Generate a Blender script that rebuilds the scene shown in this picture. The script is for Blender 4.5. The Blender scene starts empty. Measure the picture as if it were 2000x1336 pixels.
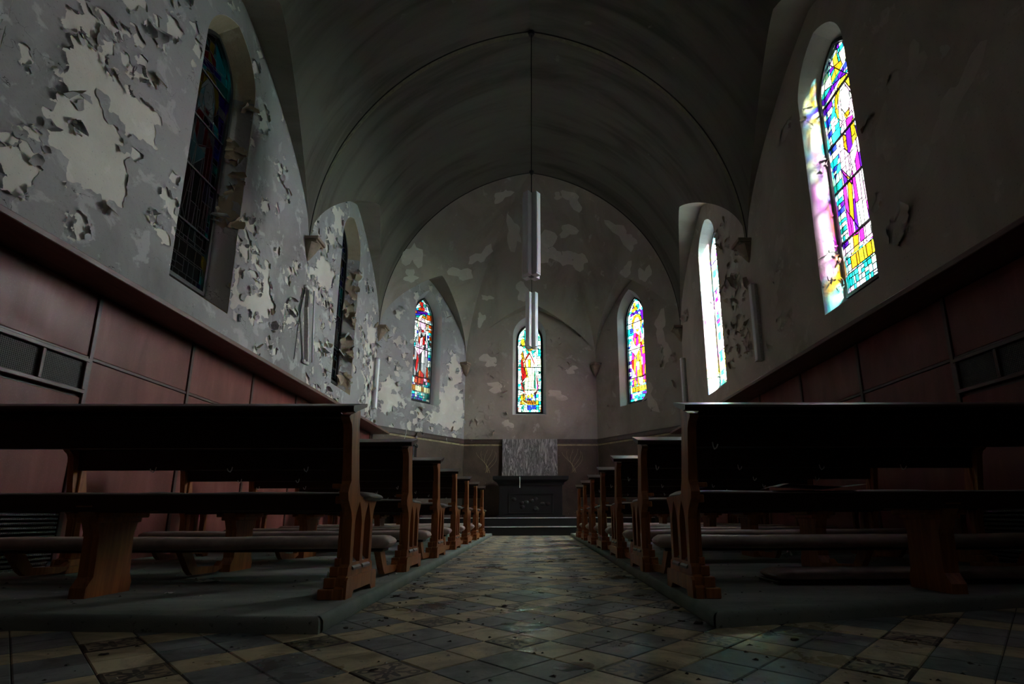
import bpy, math, random
import numpy as np
from mathutils import Vector, Matrix
from mathutils.geometry import tessellate_polygon

S = bpy.context.scene
COL = S.collection
PI = math.pi

# ---------------------------------------------------------------- camera, sky, exposure
cam_d = bpy.data.cameras.new('camera')
cam = bpy.data.objects.new('camera', cam_d)
COL.objects.link(cam)
S.camera = cam
cam_d.sensor_width = 36.0
cam_d.lens = 0.9922 * 18.0
cam_d.shift_x = -0.02785
cam_d.shift_y = 0.0657
cam_d.clip_start = 0.05
CAM_H = 0.46
_p, _y, _r = 0.2076, -0.0161, -0.0039
_f = Vector((-math.sin(_y) * math.cos(_p), math.cos(_y) * math.cos(_p), math.sin(_p)))
_r0 = Vector((math.cos(_y), math.sin(_y), 0))
_u0 = _r0.cross(_f)
_rt = math.cos(_r) * _r0 + math.sin(_r) * _u0
_up = -math.sin(_r) * _r0 + math.cos(_r) * _u0
cam.matrix_world = Matrix(((_rt.x, _up.x, -_f.x, 0), (_rt.y, _up.y, -_f.y, 0), (_rt.z, _up.z, -_f.z, CAM_H), (0, 0, 0, 1)))

SKY = 260.0
w = bpy.data.worlds.new('sky')
S.world = w
w.use_nodes = True
w.node_tree.nodes['Background'].inputs[0].default_value = (0.96, 1.05, 1.02, 1)
w.node_tree.nodes['Background'].inputs[1].default_value = SKY

sun_d = bpy.data.lights.new('sun', 'SUN')
sun_d.energy = 2000.0
sun_d.angle = math.radians(9)
sun_d.color = (0.86, 1.0, 0.95)
sun = bpy.data.objects.new('sun', sun_d)
COL.objects.link(sun)
sun.rotation_euler = Vector((-0.24, 0.92, -0.34)).to_track_quat('-Z', 'Y').to_euler()

S.view_settings.view_transform = 'Standard'
S.view_settings.look = 'None'
S.view_settings.exposure = 0.8
S.view_settings.gamma = 1.0
S.view_settings.use_curve_mapping = False
try:
    S.cycles.use_denoising = True
    S.cycles.max_bounces = 14
    S.cycles.diffuse_bounces = 7
    S.cycles.transparent_max_bounces = 12
    S.cycles.sample_clamp_indirect = 6.0
    S.cycles.caustics_reflective = False
    S.cycles.caustics_refractive = False
except Exception:
    pass

# ---------------------------------------------------------------- room constants (metres)
XC, W = -0.05, 3.97
XL, XR = XC - W, XC + W
ZS = 5.33                     # springing of the vault
R_ARC, C_ARC, RISE = 4.65, 0.68, 4.6
BAYS = [-5.95, -1.35, 3.25, 8.37, 12.63]
WIN_Y = [-3.6, 1.0, 5.8, 10.4]
Z_SHELF = 2.53
Y_APSE, Y_BACK = 12.63, 15.15
HALF_BACK = 2.02
PLAT = 0.066


def tag(o, label=None, cat=None, group=None, kind=None):
    if label: o['label'] = label
    if cat: o['category'] = cat
    if group: o['group'] = group
    if kind: o['kind'] = kind
    return o


def empty(name, loc=(0, 0, 0), rz=0.0, parent=None):
    o = bpy.data.objects.new(name, None)
    COL.objects.link(o)
    o.location = loc
    o.rotation_euler = (0, 0, rz)
    o.empty_display_size = 0.1
    if parent: o.parent = parent
    return o


def copy_tree(o, parent=None):
    c = o.copy()
    COL.objects.link(c)
    if parent is not None:
        c.parent = parent
    for ch in list(o.children):
        copy_tree(ch, c)
    return c


class MB:
    """collects polygons and links them as one mesh object"""

    def __init__(self):
        self.v, self.f, self.m = [], [], []

    def add(self, verts, faces, mi=0):
        b = len(self.v)
        self.v += [tuple(p) for p in verts]
        self.f += [tuple(i + b for i in f) for f in faces]
        self.m += [mi] * len(faces)
        return self

    def box(self, x0, x1, y0, y1, z0, z1, mi=0, M=None):
        v = [(x0, y0, z0), (x1, y0, z0), (x1, y1, z0), (x0, y1, z0), (x0, y0, z1), (x1, y0, z1), (x1, y1, z1), (x0, y1, z1)]
        if M: v = [M @ Vector(p) for p in v]
        return self.add(v, [(3, 2, 1, 0), (4, 5, 6, 7), (0, 1, 5, 4), (1, 2, 6, 5), (2, 3, 7, 6), (3, 0, 4, 7)], mi)

    def bbox(self, x0, x1, y0, y1, z0, z1, b=0.006, mi=0, M=None):
        """box with chamfered edges"""
        xs, ys, zs = (x0, x1), (y0, y1), (z0, z1)
        v, idx = [], {}
        for i in (0, 1):
            for j in (0, 1):
                for k in (0, 1):
                    sx, sy, sz = (b, -b)[i], (b, -b)[j], (b, -b)[k]
                    for a, p in enumerate(((xs[i], ys[j] + sy, zs[k] + sz), (xs[i] + sx, ys[j], zs[k] + sz), (xs[i] + sx, ys[j] + sy, zs[k]))):
                        idx[(i, j, k, a)] = len(v)
                        v.append(p)
        I = lambda i, j, k, a: idx[(i, j, k, a)]
        f = []
        for a in range(3):
            for s in (0, 1):
                q = []
                for (c, d) in ((0, 0), (1, 0), (1, 1), (0, 1)):
                    t = [0, 0, 0]
                    t[a] = s; t[(a + 1) % 3] = c; t[(a + 2) % 3] = d
                    q.append(I(*t, a))
                f.append(tuple(q if s else q[::-1]))
        for a in range(3):
            b1, b2 = (a + 1) % 3, (a + 2) % 3
            for c in (0, 1):
                for d in (0, 1):
                    t0 = [0, 0, 0]; t0[b1] = c; t0[b2] = d
                    t1 = list(t0); t1[a] = 1
                    q = [I(*t0, b1), I(*t1, b1), I(*t1, b2), I(*t0, b2)]
                    f.append(tuple(q if (c ^ d) == 0 else q[::-1]))
        for i in (0, 1):
            for j in (0, 1):
                for k in (0, 1):
                    q = [I(i, j, k, 0), I(i, j, k, 1), I(i, j, k, 2)]
                    f.append(tuple(q if (i + j + k) % 2 else q[::-1]))
        if M: v = [M @ Vector(p) for p in v]
        return self.add(v, f, mi)

    def prism(self, outline, holes, fn, t0, t1, mi=0, mi_side=None):
        """plate: outline/holes are 2-D loops, fn(a, b, t) -> 3-D point, between t0 and t1"""
        loops = [outline] + list(holes)
        flat = [p for l in loops for p in l]
        tris = tessellate_polygon([[Vector((p[0], p[1], 0)) for p in l] for l in loops])
        n = len(flat)
        v = [fn(p[0], p[1], t0) for p in flat] + [fn(p[0], p[1], t1) for p in flat]
        f = [tuple(t) for t in tris] + [tuple(i + n for i in reversed(t)) for t in tris]
        self.add(v, f, mi)
        s = []
        b = 0
        for l in loops:
            k = len(l)
            for i in range(k):
                j = (i + 1) % k
                s.append((b + i, b + j, b + j + n, b + i + n))
            b += k
        base = len(self.v) - 2 * n
        self.f += [tuple(i + base for i in q) for q in s]
        self.m += [mi if mi_side is None else mi_side] * len(s)
        return self

    def sheet(self, outline, holes, fn, mi=0):
        loops = [outline] + list(holes)
        flat = [p for l in loops for p in l]
        tris = tessellate_polygon([[Vector((p[0], p[1], 0)) for p in l] for l in loops])
        return self.add([fn(p[0], p[1]) for p in flat], [tuple(t) for t in tris], mi)

    def grid(self, P, mi=0, flip=False, closed=False):
        """P: nested list rows x cols of points"""
        r, c = len(P), len(P[0])
        f = []
        for i in range(r - 1):
            for j in range(c if closed else c - 1):
                k = (j + 1) % c
                q = (i * c + j, i * c + k, (i + 1) * c + k, (i + 1) * c + j)
                f.append(q[::-1] if flip else q)
        return self.add([p for row in P for p in row], f, mi)

    def tube(self, pts, rad, n=8, mi=0, cap=True):
        pts = [Vector(p) for p in pts]
        rows = []
        prev = None
        for i, p in enumerate(pts):
            a = pts[max(i - 1, 0)]; b = pts[min(i + 1, len(pts) - 1)]
            d = (b - a).normalized()
            if prev is None:
                ref = Vector((0, 0, 1)) if abs(d.z) < 0.9 else Vector((1, 0, 0))
                s = d.cross(ref).normalized()
            else:
                s = (prev - d * prev.dot(d)).normalized()
            prev = s
            t = d.cross(s)
            rr = rad[i] if isinstance(rad, (list, tuple)) else rad
            rows.append([p + (s * math.cos(2 * PI * k / n) + t * math.sin(2 * PI * k / n)) * rr for k in range(n)])
        b0 = len(self.v)
        self.grid(rows, mi, closed=True)
        if cap:
            self.f.append(tuple(b0 + k for k in reversed(range(n)))); self.m.append(mi)
            e = b0 + (len(pts) - 1) * n
            self.f.append(tuple(e + k for k in range(n))); self.m.append(mi)
        return self

    def build(self, name, mats, parent=None, smooth=False, fix=True, link=True):
        me = bpy.data.meshes.new(name)
        me.from_pydata([tuple(p) for p in self.v], [], self.f)
        if not isinstance(mats, (list, tuple)): mats = [mats]
        for m in mats: me.materials.append(m)
        if len(mats) > 1:
            me.polygons.foreach_set('material_index', self.m)
        if fix:
            import bmesh
            bm = bmesh.new(); bm.from_mesh(me)
            bmesh.ops.recalc_face_normals(bm, faces=bm.faces)
            bm.to_mesh(me); bm.free()
        if smooth:
            me.polygons.foreach_set('use_smooth', [True] * len(me.polygons))
            if smooth is not True:
                try: me.set_sharp_from_angle(angle=math.radians(smooth))
                except Exception: pass
        me.update()
        o = bpy.data.objects.new(name, me)
        COL.objects.link(o)
        if parent: o.parent = parent
        return o


# ---------------------------------------------------------------- materials
class NT:
    def __init__(self, name):
        self.mat = bpy.data.materials.new(name)
        self.mat.use_nodes = True
        self.t = self.mat.node_tree
        self.bsdf = self.t.nodes['Principled BSDF']
        self.out = self.t.nodes['Material Output']

    def n(self, typ, **kw):
        nd = self.t.nodes.new(typ)
        for k, v in kw.items():
            if k.startswith('i_'):
                nd.inputs[k[2:].replace('_', ' ')].default_value = v
            else:
                setattr(nd, k, v)
        return nd

    def l(self, a, b):
        self.t.links.new(a, b)

    def pos(self, scale=(1, 1, 1), space='world'):
        if space == 'world':
            src = self.n('ShaderNodeNewGeometry').outputs['Position']
        else:
            src = self.n('ShaderNodeTexCoord').outputs['Object']
        m = self.n('ShaderNodeMapping')
        m.inputs['Scale'].default_value = scale
        self.l(src, m.inputs['Vector'])
        return m.outputs[0]

    def noise(self, vec, scale=5.0, detail=6.0, rough=0.55, dist=0.0):
        nd = self.n('ShaderNodeTexNoise')
        nd.inputs['Scale'].default_value = scale
        nd.inputs['Detail'].default_value = detail
        nd.inputs['Roughness'].default_value = rough
        nd.inputs['Distortion'].default_value = dist
        self.l(vec, nd.inputs['Vector'])
        return nd.outputs[0]

    def math(self, op, a, b=None, c=None, clamp=False):
        nd = self.n('ShaderNodeMath', operation=op)
        nd.use_clamp = clamp
        for i, x in enumerate((a, b, c)):
            if x is None: continue
            if isinstance(x, (int, float)): nd.inputs[i].default_value = x
            else: self.l(x, nd.inputs[i])
        return nd.outputs[0]

    def ramp(self, fac, stops, interp='LINEAR'):
        nd = self.n('ShaderNodeValToRGB')
        cr = nd.color_ramp
        cr.interpolation = interp
        while len(cr.elements) < len(stops): cr.elements.new(0.5)
        for e, (p, c) in zip(cr.elements, stops):
            e.position = p
            e.color = (c[0], c[1], c[2], 1) if not isinstance(c, (int, float)) else (c, c, c, 1)
        self.l(fac, nd.inputs[0])
        return nd.outputs[0]

    def mix(self, fac, a, b, mode='MIX'):
        nd = self.n('ShaderNodeMix', data_type='RGBA', blend_type=mode)
        for i, x in ((0, fac), (6, a), (7, b)):
            if isinstance(x, (int, float)): nd.inputs[i].default_value = x
            elif isinstance(x, tuple): nd.inputs[i].default_value = (x[0], x[1], x[2], 1)
            else: self.l(x, nd.inputs[i])
        return nd.outputs[2]

    def bump(self, h, strength=0.3, dist=0.01, normal=None):
        nd = self.n('ShaderNodeBump')
        nd.inputs['Strength'].default_value = strength
        nd.inputs['Distance'].default_value = dist
        self.l(h, nd.inputs['Height'])
        if normal is not None: self.l(normal, nd.inputs['Normal'])
        self.l(nd.outputs[0], self.bsdf.inputs['Normal'])
        return nd.outputs[0]

    def set(self, color=None, rough=None, spec=None, metal=None):
        for k, v in (('Base Color', color), ('Roughness', rough), ('Specular IOR Level', spec), ('Metallic', metal)):
            if v is None: continue
            if isinstance(v, tuple): self.bsdf.inputs[k].default_value = (v[0], v[1], v[2], 1)
            elif isinstance(v, (int, float)): self.bsdf.inputs[k].default_value = v
            else: self.l(v, self.bsdf.inputs[k])
        return self.mat


def sc(c, k): return tuple(x * k for x in c)


def plaster(name, c_main, c_stain, c_light, stretch=(1, 1, 1), patch=0.62, rough=0.9, bump=0.25, fine=1.0, cracks=False):
    """old distempered plaster: mottled, stained, lighter where the top coat has worn"""
    N = NT(name)
    p = N.pos(stretch)
    p1 = N.pos()
    big = N.noise(p, 0.7, 5, 0.6, 0.6)
    mid = N.noise(p1, 3.2, 6, 0.6, 0.4)
    col = N.ramp(big, [(0.30, c_stain), (0.52, c_main), (0.75, sc(c_main, 1.15))])
    lt = N.ramp(mid, [(patch, 0.0), (patch + 0.05, 0.7)])
    col = N.mix(lt, col, c_light)
    sp = N.noise(p1, 55 * fine, 3, 0.6)
    spk = N.ramp(sp, [(0.27, 0.55), (0.36, 1.0)])
    col = N.mix(1.0, col, spk, 'MULTIPLY')
    h = N.math('ADD', N.math('MULTIPLY', mid, 1.2), N.math('MULTIPLY', N.noise(p1, 24 * fine, 6, 0.65), 0.5))
    if cracks:
        v = N.n('ShaderNodeTexVoronoi', feature='DISTANCE_TO_EDGE')
        v.inputs['Scale'].default_value = 3.4
        w_ = N.n('ShaderNodeVectorMath', operation='ADD')
        nz = N.n('ShaderNodeTexNoise'); nz.inputs['Scale'].default_value = 6.0; nz.inputs['Detail'].default_value = 5
        N.l(p1, nz.inputs['Vector'])
        ml = N.n('ShaderNodeVectorMath', operation='SCALE'); ml.inputs['Scale'].default_value = 0.35
        N.l(nz.outputs['Color'], ml.inputs[0]); N.l(p1, w_.inputs[0]); N.l(ml.outputs[0], w_.inputs[1])
        N.l(w_.outputs[0], v.inputs['Vector'])
        msk = N.ramp(N.noise(p1, 2.3, 4, 0.6), [(0.56, 0.0), (0.62, 1.0)])
        ln = N.math('MULTIPLY', N.math('LESS_THAN', v.outputs['Distance'], 0.007), msk)
        col = N.mix(N.math('MULTIPLY', ln, 0.85), col, (0.03, 0.028, 0.026))
        h = N.math('SUBTRACT', h, N.math('MULTIPLY', ln, 0.6))
    N.bump(h, bump, 0.03)
    return N.set(col, rough, 0.2)


def wood(name, dark, light, rough=0.35, axis=0, spec=0.5):
    N = NT(name)
    s = [14, 14, 14]; s[axis] = 0.9
    p = N.pos(tuple(s), 'object')
    g = N.noise(p, 1.6, 7, 0.62, 1.2)
    col = N.ramp(g, [(0.3, dark), (0.68, light)])
    q = N.pos((1, 1, 1), 'object')
    wear = N.noise(q, 5, 6, 0.7)
    col = N.mix(N.ramp(wear, [(0.60, 0.0), (0.75, 0.35)]), col, sc(light, 1.7))
    ro = N.math('MULTIPLY_ADD', wear, 0.35, rough - 0.16)
    N.bump(g, 0.12, 0.004)
    return N.set(col, ro, spec)


def plain(name, c, rough=0.5, metal=0.0, var=0.25, scale=12, spec=0.5, bump=0.1):
    N = NT(name)
    p = N.pos((1, 1, 1), 'object')
    n1 = N.noise(p, scale, 6, 0.6)
    col = N.ramp(n1, [(0.3, sc(c, 1 - var)), (0.7, sc(c, 1 + var))])
    N.bump(N.noise(p, scale * 6, 4, 0.6), bump, 0.003)
    return N.set(col, rough, spec, metal)


M = {}
M['paint_left'] = plaster('grey distemper', (0.335, 0.332, 0.332), (0.205, 0.203, 0.204), (0.51, 0.512, 0.515), (1, 1, 0.55), 0.56, cracks=True)
M['cream'] = plaster('bare cream plaster', (0.66, 0.64, 0.58), (0.53, 0.50, 0.44), (0.75, 0.73, 0.68), (1, 1, 1), 0.60)
M['flake_back'] = plaster('tan back of paint', (0.40, 0.335, 0.24), (0.29, 0.24, 0.165), (0.48, 0.42, 0.32), (1, 1, 1), 0.62)
M['paint_right'] = plaster('brown grey distemper', (0.47, 0.42, 0.36), (0.34, 0.295, 0.245), (0.55, 0.50, 0.44), (1, 1, 0.55), 0.61)
M['paint_apse'] = plaster('sooty apse distemper', (0.33, 0.295, 0.25), (0.21, 0.185, 0.155), (0.43, 0.395, 0.345), (1, 1, 0.7), 0.62)
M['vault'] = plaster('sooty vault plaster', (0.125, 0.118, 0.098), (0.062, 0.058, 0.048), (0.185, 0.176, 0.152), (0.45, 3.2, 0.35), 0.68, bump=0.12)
M['reveal'] = plaster('pale reveal paint', (0.55, 0.55, 0.56), (0.42, 0.41, 0.41), (0.64, 0.64, 0.64), (1, 1, 0.6), 0.62)
M['soffit'] = plaster('lit soffit plaster', (0.33, 0.31, 0.265), (0.22, 0.205, 0.175), (0.36, 0.34, 0.30), (0.45, 2.0, 0.5), 0.66, bump=0.12)  # lighter copy of the vault plaster: window light put into the colour
M['patch'] = plaster('bare patch plaster', (0.52, 0.49, 0.43), (0.42, 0.39, 0.335), (0.60, 0.57, 0.51), (1, 1, 1), 0.6)
M['patch2'] = plaster('worn lighter plaster', (0.52, 0.475, 0.41), (0.42, 0.38, 0.32), (0.58, 0.54, 0.47), (1, 1, 1), 0.6)
M['line'] = plain('dark incised line', (0.012, 0.011, 0.010), 0.9)
M['band'] = plain('olive band paint', (0.13, 0.118, 0.075), 0.9)
M['corbel'] = plain('brown stone', (0.24, 0.19, 0.135), 0.8, scale=9)
M['wood'] = wood('dark varnished oak', (0.17, 0.052, 0.014), (0.42, 0.145, 0.036), 0.36, 2)
M['wood_x'] = wood('shaded oak boards', (0.016, 0.0065, 0.004), (0.036, 0.014, 0.007), 0.33, 0, 0.3)  # same oak as the ends, shade of the pew backs put into the colour
M['kneeler'] = plain('dusty brown leatherette', (0.42, 0.33, 0.285), 0.6, var=0.3, scale=7)
M['pad'] = plain('dusty grey seat pad', (0.14, 0.125, 0.11), 0.55, var=0.35, scale=6)
M['metal'] = plain('white enamelled metal', (0.72, 0.72, 0.74), 0.35, var=0.06, scale=4)
M['tubeglass'] = plain('milky lamp diffuser', (0.80, 0.80, 0.84), 0.25, var=0.04, scale=3)
M['chrome'] = plain('clear white hook', (0.85, 0.85, 0.85), 0.25, 0.0, var=0.05)
M['rust'] = plain('spotted sheet metal', (0.55, 0.54, 0.53), 0.5, 0.1, var=0.25, scale=30)
M['black'] = plain('black stone', (0.005, 0.005, 0.0055), 0.45, var=0.4, scale=8)
M['stepedge'] = plain('lit step tread', (0.5, 0.5, 0.49), 0.55, scale=14)  # paler than the risers: light falling on the treads is painted in
M['cable'] = plain('dull black cable', (0.02, 0.02, 0.02), 1.0, spec=0.0)
M['lead'] = plain('lead', (0.02, 0.02, 0.022), 0.6)
M['iron'] = plain('black iron', (0.018, 0.018, 0.02), 0.5)
M['paper'] = plain('pale paper', (0.55, 0.56, 0.52), 0.8, var=0.1)
M['chip'] = plain('plaster chip', (0.40, 0.37, 0.32), 0.9, var=0.3)
M['darkchip'] = plain('dark leaf', (0.035, 0.028, 0.02), 0.8, var=0.5)
M['blocker_black'] = plain('sky blocking black', (0.0025, 0.0025, 0.003), 1.0, scale=3, spec=0.0)  # for the block added outside the left nave windows
M['facade'] = plain('grey outside wall', (0.06, 0.06, 0.062), 1.0, scale=1.5, spec=0.0)


def mk_panel(name='oxblood panel board'):
    N = NT(name)
    p = N.pos((1, 1.6, 0.35)); q = N.pos()
    g = N.noise(p, 2.2, 5, 0.6, 0.5)
    col = N.ramp(g, [(0.28, (0.13, 0.036, 0.030)), (0.55, (0.20, 0.060, 0.050)), (0.78, (0.27, 0.105, 0.085))])
    f = N.noise(q, 160, 2, 0.6)
    col = N.mix(N.ramp(f, [(0.60, 0.0), (0.72, 0.5)]), col, (0.30, 0.17, 0.13))
    ro = N.ramp(N.noise(q, 1.7, 5, 0.6), [(0.35, 0.34), (0.7, 0.58)])
    N.bump(f, 0.08, 0.002)
    return N.set(col, ro, 0.25)


M['panel'] = mk_panel()
M['panel_r'] = mk_panel('oxblood panel board right')
M['batten'] = wood('dark brown batten', (0.035, 0.014, 0.011), (0.085, 0.034, 0.026), 0.4, 1)
M['shelf'] = wood('brown shelf board', (0.085, 0.042, 0.035), (0.16, 0.085, 0.07), 0.45, 1)


def mk_mesh_grille():
    N = NT('woven wire mesh')
    p = N.pos((1, 1, 1))
    s = N.n('ShaderNodeSeparateXYZ'); N.l(p, s.inputs[0])
    a = N.math('SINE', N.math('MULTIPLY', s.outputs[1], 420.0))
    b = N.math('SINE', N.math('MULTIPLY', s.outputs[2], 420.0))
    h = N.math('MAXIMUM', a, b)
    col = N.ramp(h, [(0.35, (0.004, 0.004, 0.004)), (0.8, (0.10, 0.095, 0.085))])
    N.bump(h, 0.5, 0.003)
    return N.set(col, 0.5, 0.4)


M['grille'] = mk_mesh_grille()


def mk_carpet():
    N = NT('dusty green carpet')
    p = N.pos(); q = N.pos((0.6, 2.4, 1))
    a = N.noise(q, 1.3, 6, 0.62, 0.5)
    col = N.ramp(a, [(0.28, (0.15, 0.18, 0.16)), (0.5, (0.25, 0.275, 0.25)), (0.72, (0.34, 0.345, 0.31))])
    s = N.noise(p, 38, 4, 0.65)
    col = N.mix(N.ramp(s, [(0.30, 0.75), (0.38, 0.0)]), col, (0.03, 0.03, 0.025))
    h = N.math('ADD', N.noise(p, 260, 2, 0.6), N.math('MULTIPLY', N.noise(p, 9, 4, 0.6), 2.0))
    N.bump(h, 0.35, 0.006)
    return N.set(col, 0.93, 0.15)


M['carpet'] = mk_carpet()


def mk_trim():
    N = NT('ribbed carpet edge')
    p = N.pos()
    s = N.n('ShaderNodeSeparateXYZ'); N.l(p, s.inputs[0])
    d = N.math('ADD', N.math('MULTIPLY', s.outputs[1], 760.0), N.math('MULTIPLY', s.outputs[2], 760.0))
    h = N.math('SINE', d)
    a = N.noise(p, 6, 5, 0.6)
    col = N.ramp(a, [(0.3, (0.18, 0.24, 0.205)), (0.7, (0.30, 0.35, 0.31))])
    col = N.mix(N.ramp(h, [(0.2, 0.45), (0.7, 0.0)]), col, (0.04, 0.055, 0.045))
    N.bump(h, 0.5, 0.002)
    return N.set(col, 0.8, 0.25)


M['trim'] = mk_trim()


def tile_wet(N):
    p = N.pos()
    a = N.noise(p, 1.4, 5, 0.55, 0.3)
    b = N.noise(p, 7.0, 4, 0.6, 0.5)
    m = N.math('ADD', N.math('MULTIPLY', a, 0.75), N.math('MULTIPLY', b, 0.35))
    wet = N.ramp(m, [(0.56, 0.0), (0.66, 1.0)])
    return p, wet


def mk_tile(name, lo, hi, motif=False):
    N = NT(name)
    p, wet = tile_wet(N)
    oi = N.n('ShaderNodeObjectInfo')
    t = N.noise(p, 2.6, 6, 0.65, 0.3)
    fac = N.math('ADD', N.math('MULTIPLY', t, 0.8), N.math('MULTIPLY', oi.outputs['Random'], 0.25))
    col = N.ramp(fac, [(0.3, lo), (0.75, hi)])
    if motif:
        tc = N.n('ShaderNodeUVMap')
        s = N.n('ShaderNodeSeparateXYZ'); N.l(tc.outputs[0], s.inputs[0])
        ax = N.math('ABSOLUTE', s.outputs[0]); ay = N.math('ABSOLUTE', s.outputs[1])
        border = N.math('GREATER_THAN', N.math('MAXIMUM', ax, ay), 0.86)
        r = N.math('SQRT', N.math('ADD', N.math('MULTIPLY', ax, ax), N.math('MULTIPLY', ay, ay)))
        th = N.math('ARCTAN2', ay, ax)
        pet = N.math('MULTIPLY_ADD', N.math('COSINE', N.math('MULTIPLY', th, 8.0)), 0.22, 0.52)
        in1 = N.math('LESS_THAN', r, pet)
        core = N.math('GREATER_THAN', r, 0.16)
        # scrolls in the corners
        dx = N.math('SUBTRACT', ax, 0.60); dy = N.math('SUBTRACT', ay, 0.60)
        rc = N.math('SQRT', N.math('ADD', N.math('MULTIPLY', dx, dx), N.math('MULTIPLY', dy, dy)))
        ring = N.math('MULTIPLY', N.math('LESS_THAN', rc, 0.24), N.math('GREATER_THAN', rc, 0.11))
        cross = N.math('LESS_THAN', N.math('ABSOLUTE', N.math('SUBTRACT', ax, ay)), 0.07)
        m = N.math('MAXIMUM', border, N.math('MAXIMUM', N.math('MULTIPLY', in1, core), N.math('MAXIMUM', ring, N.math('MULTIPLY', cross, N.math('LESS_THAN', r, 0.75)))))
        worn = N.ramp(N.noise(p, 14, 5, 0.7), [(0.32, 0.25), (0.5, 1.0)])
        col = N.mix(N.math('MULTIPLY', m, worn), col, (0.035, 0.025, 0.018))
    dirt_or_light = N.ramp(N.noise(p, 4.5, 7, 0.68, 0.6), [(0.36, 0.38), (0.58, 1.0)])  # here: patchy dirt on the tiles
    col = N.mix(1.0, col, dirt_or_light, 'MULTIPLY')
    spk = N.ramp(N.noise(p, 60, 3, 0.6), [(0.29, 0.2), (0.35, 1.0)])
    col = N.mix(1.0, col, spk, 'MULTIPLY')
    ro = N.math('MULTIPLY_ADD', wet, -0.30, 0.50)
    N.bump(N.math('ADD', N.noise(p, 20, 5, 0.6), N.math('MULTIPLY', N.noise(p, 110, 3, 0.6), 0.25)), 0.16, 0.006)
    return N.set(col, ro, 0.5)


M['tile_blue'] = mk_tile('slate blue cement tile', (0.15, 0.168, 0.168), (0.25, 0.268, 0.262))
M['tile_cream'] = mk_tile('cream cement tile', (0.47, 0.385, 0.225), (0.66, 0.56, 0.36))
M['tile_deco'] = mk_tile('ornamental cement tile', (0.34, 0.28, 0.17), (0.47, 0.39, 0.255), True)
M['grout'] = plain('dark grout', (0.03, 0.027, 0.023), 0.85)


def mk_marble():
    N = NT('grey veined marble')
    p = N.pos((5, 1, 0.7)); q = N.pos()
    g = N.noise(p, 2.3, 8, 0.68, 1.6)
    v = N.math('ABSOLUTE', N.math('SUBTRACT', g, 0.5))
    col = N.ramp(v, [(0.0, (0.06, 0.06, 0.06)), (0.05, (0.22, 0.218, 0.213)), (0.14, (0.52, 0.515, 0.50))])
    return N.set(col, 0.45, 0.4)


M['marble'] = mk_marble()


def mk_apse_dado():
    N = NT('brown flaking dado paint')
    q = N.pos()
    g = N.noise(q, 1.4, 6, 0.65, 0.4)
    col = N.ramp(g, [(0.3, (0.05, 0.034, 0.024)), (0.7, (0.11, 0.08, 0.058))])
    s = N.noise(q, 18, 5, 0.7, 0.5)
    col = N.mix(N.ramp(s, [(0.66, 0.0), (0.70, 0.8)]), col, (0.36, 0.33, 0.28))
    N.bump(s, 0.25, 0.01)
    return N.set(col, 0.6, 0.35)


M['dado'] = mk_apse_dado()
M['gilt'] = plain('dull ochre stripe', (0.30, 0.255, 0.13), 0.7, var=0.4, scale=10)
M['dadocap'] = plain('dark brown moulding', (0.055, 0.035, 0.026), 0.5)


def mk_bottle():
    N = NT('clear crumpled plastic')
    N.bsdf.inputs['Transmission Weight'].default_value = 0.85
    N.bsdf.inputs['IOR'].default_value = 1.3
    p = N.pos((1, 1, 1), 'object')
    N.bump(N.noise(p, 60, 3, 0.6), 0.3, 0.004)
    return N.set((0.8, 0.85, 0.9), 0.15, 0.5)


M['bottle'] = mk_bottle()
M['bluelabel'] = plain('blue bottle label', (0.10, 0.16, 0.42), 0.5, var=0.3, scale=40)


def glass(name, c, stip=0.0):
    N = NT('glass ' + name)
    N.t.nodes.remove(N.bsdf)
    p = N.pos()
    var = N.noise(p, 16, 3, 0.6)
    col = N.mix(1.0, c, N.ramp(var, [(0.3, 0.72), (0.7, 1.12)]), 'MULTIPLY')
    if stip:
        st = N.noise(p, 150, 2, 0.5)
        col = N.mix(N.ramp(st, [(0.40, 0.92), (0.48, 0.0)]), col, sc(c, 0.12))
    tr = N.n('ShaderNodeBsdfTransparent'); N.l(col, tr.inputs[0])
    gl = N.n('ShaderNodeBsdfGlossy'); gl.inputs[0].default_value = (0.8, 0.8, 0.8, 1); gl.inputs[1].default_value = 0.18
    mx = N.n('ShaderNodeMixShader'); mx.inputs[0].default_value = 0.05
    N.l(tr.outputs[0], mx.inputs[1]); N.l(gl.outputs[0], mx.inputs[2]); N.l(mx.outputs[0], N.out.inputs[0])
    return N.mat


GL = {k: glass(k, c, s) for k, c, s in [
    ('white', (0.110, 0.116, 0.100), 0), ('paleblue', (0.050, 0.115, 0.115), 0), ('cyan', (0.0010, 0.080, 0.082), 0),
    ('teal', (0.0006, 0.030, 0.025), 0), ('blue', (0.0016, 0.0030, 0.050), 0), ('purple', (0.0060, 0.0003, 0.030), 0),
    ('magenta', (0.060, 0.0012, 0.045), 0), ('pink', (0.115, 0.055, 0.085), 0), ('red', (0.045, 0.0007, 0.0008), 0),
    ('orange', (0.060, 0.0065, 0.0005), 0), ('amber', (0.050, 0.018, 0.0004), 1), ('yellow', (0.080, 0.055, 0.0016), 1),
    ('cream', (0.120, 0.115, 0.060), 0), ('green', (0.0004, 0.030, 0.010), 0), ('palegreen', (0.060, 0.110, 0.060), 0),
    ('dark', (0.0016, 0.0016, 0.0018), 0), ('grey', (0.030, 0.029, 0.030), 0)]}


# ---------------------------------------------------------------- structure helpers
def vx(t):
    """half width of the vault at height t above the springing"""
    t = min(max(t, 0.0), RISE)
    if t > RISE - 1e-3: return 0.0
    return max(-C_ARC + math.sqrt(R_ARC * R_ARC - t * t), 0.0)


T_TOP = math.sqrt(R_ARC ** 2 - C_ARC ** 2)


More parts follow.
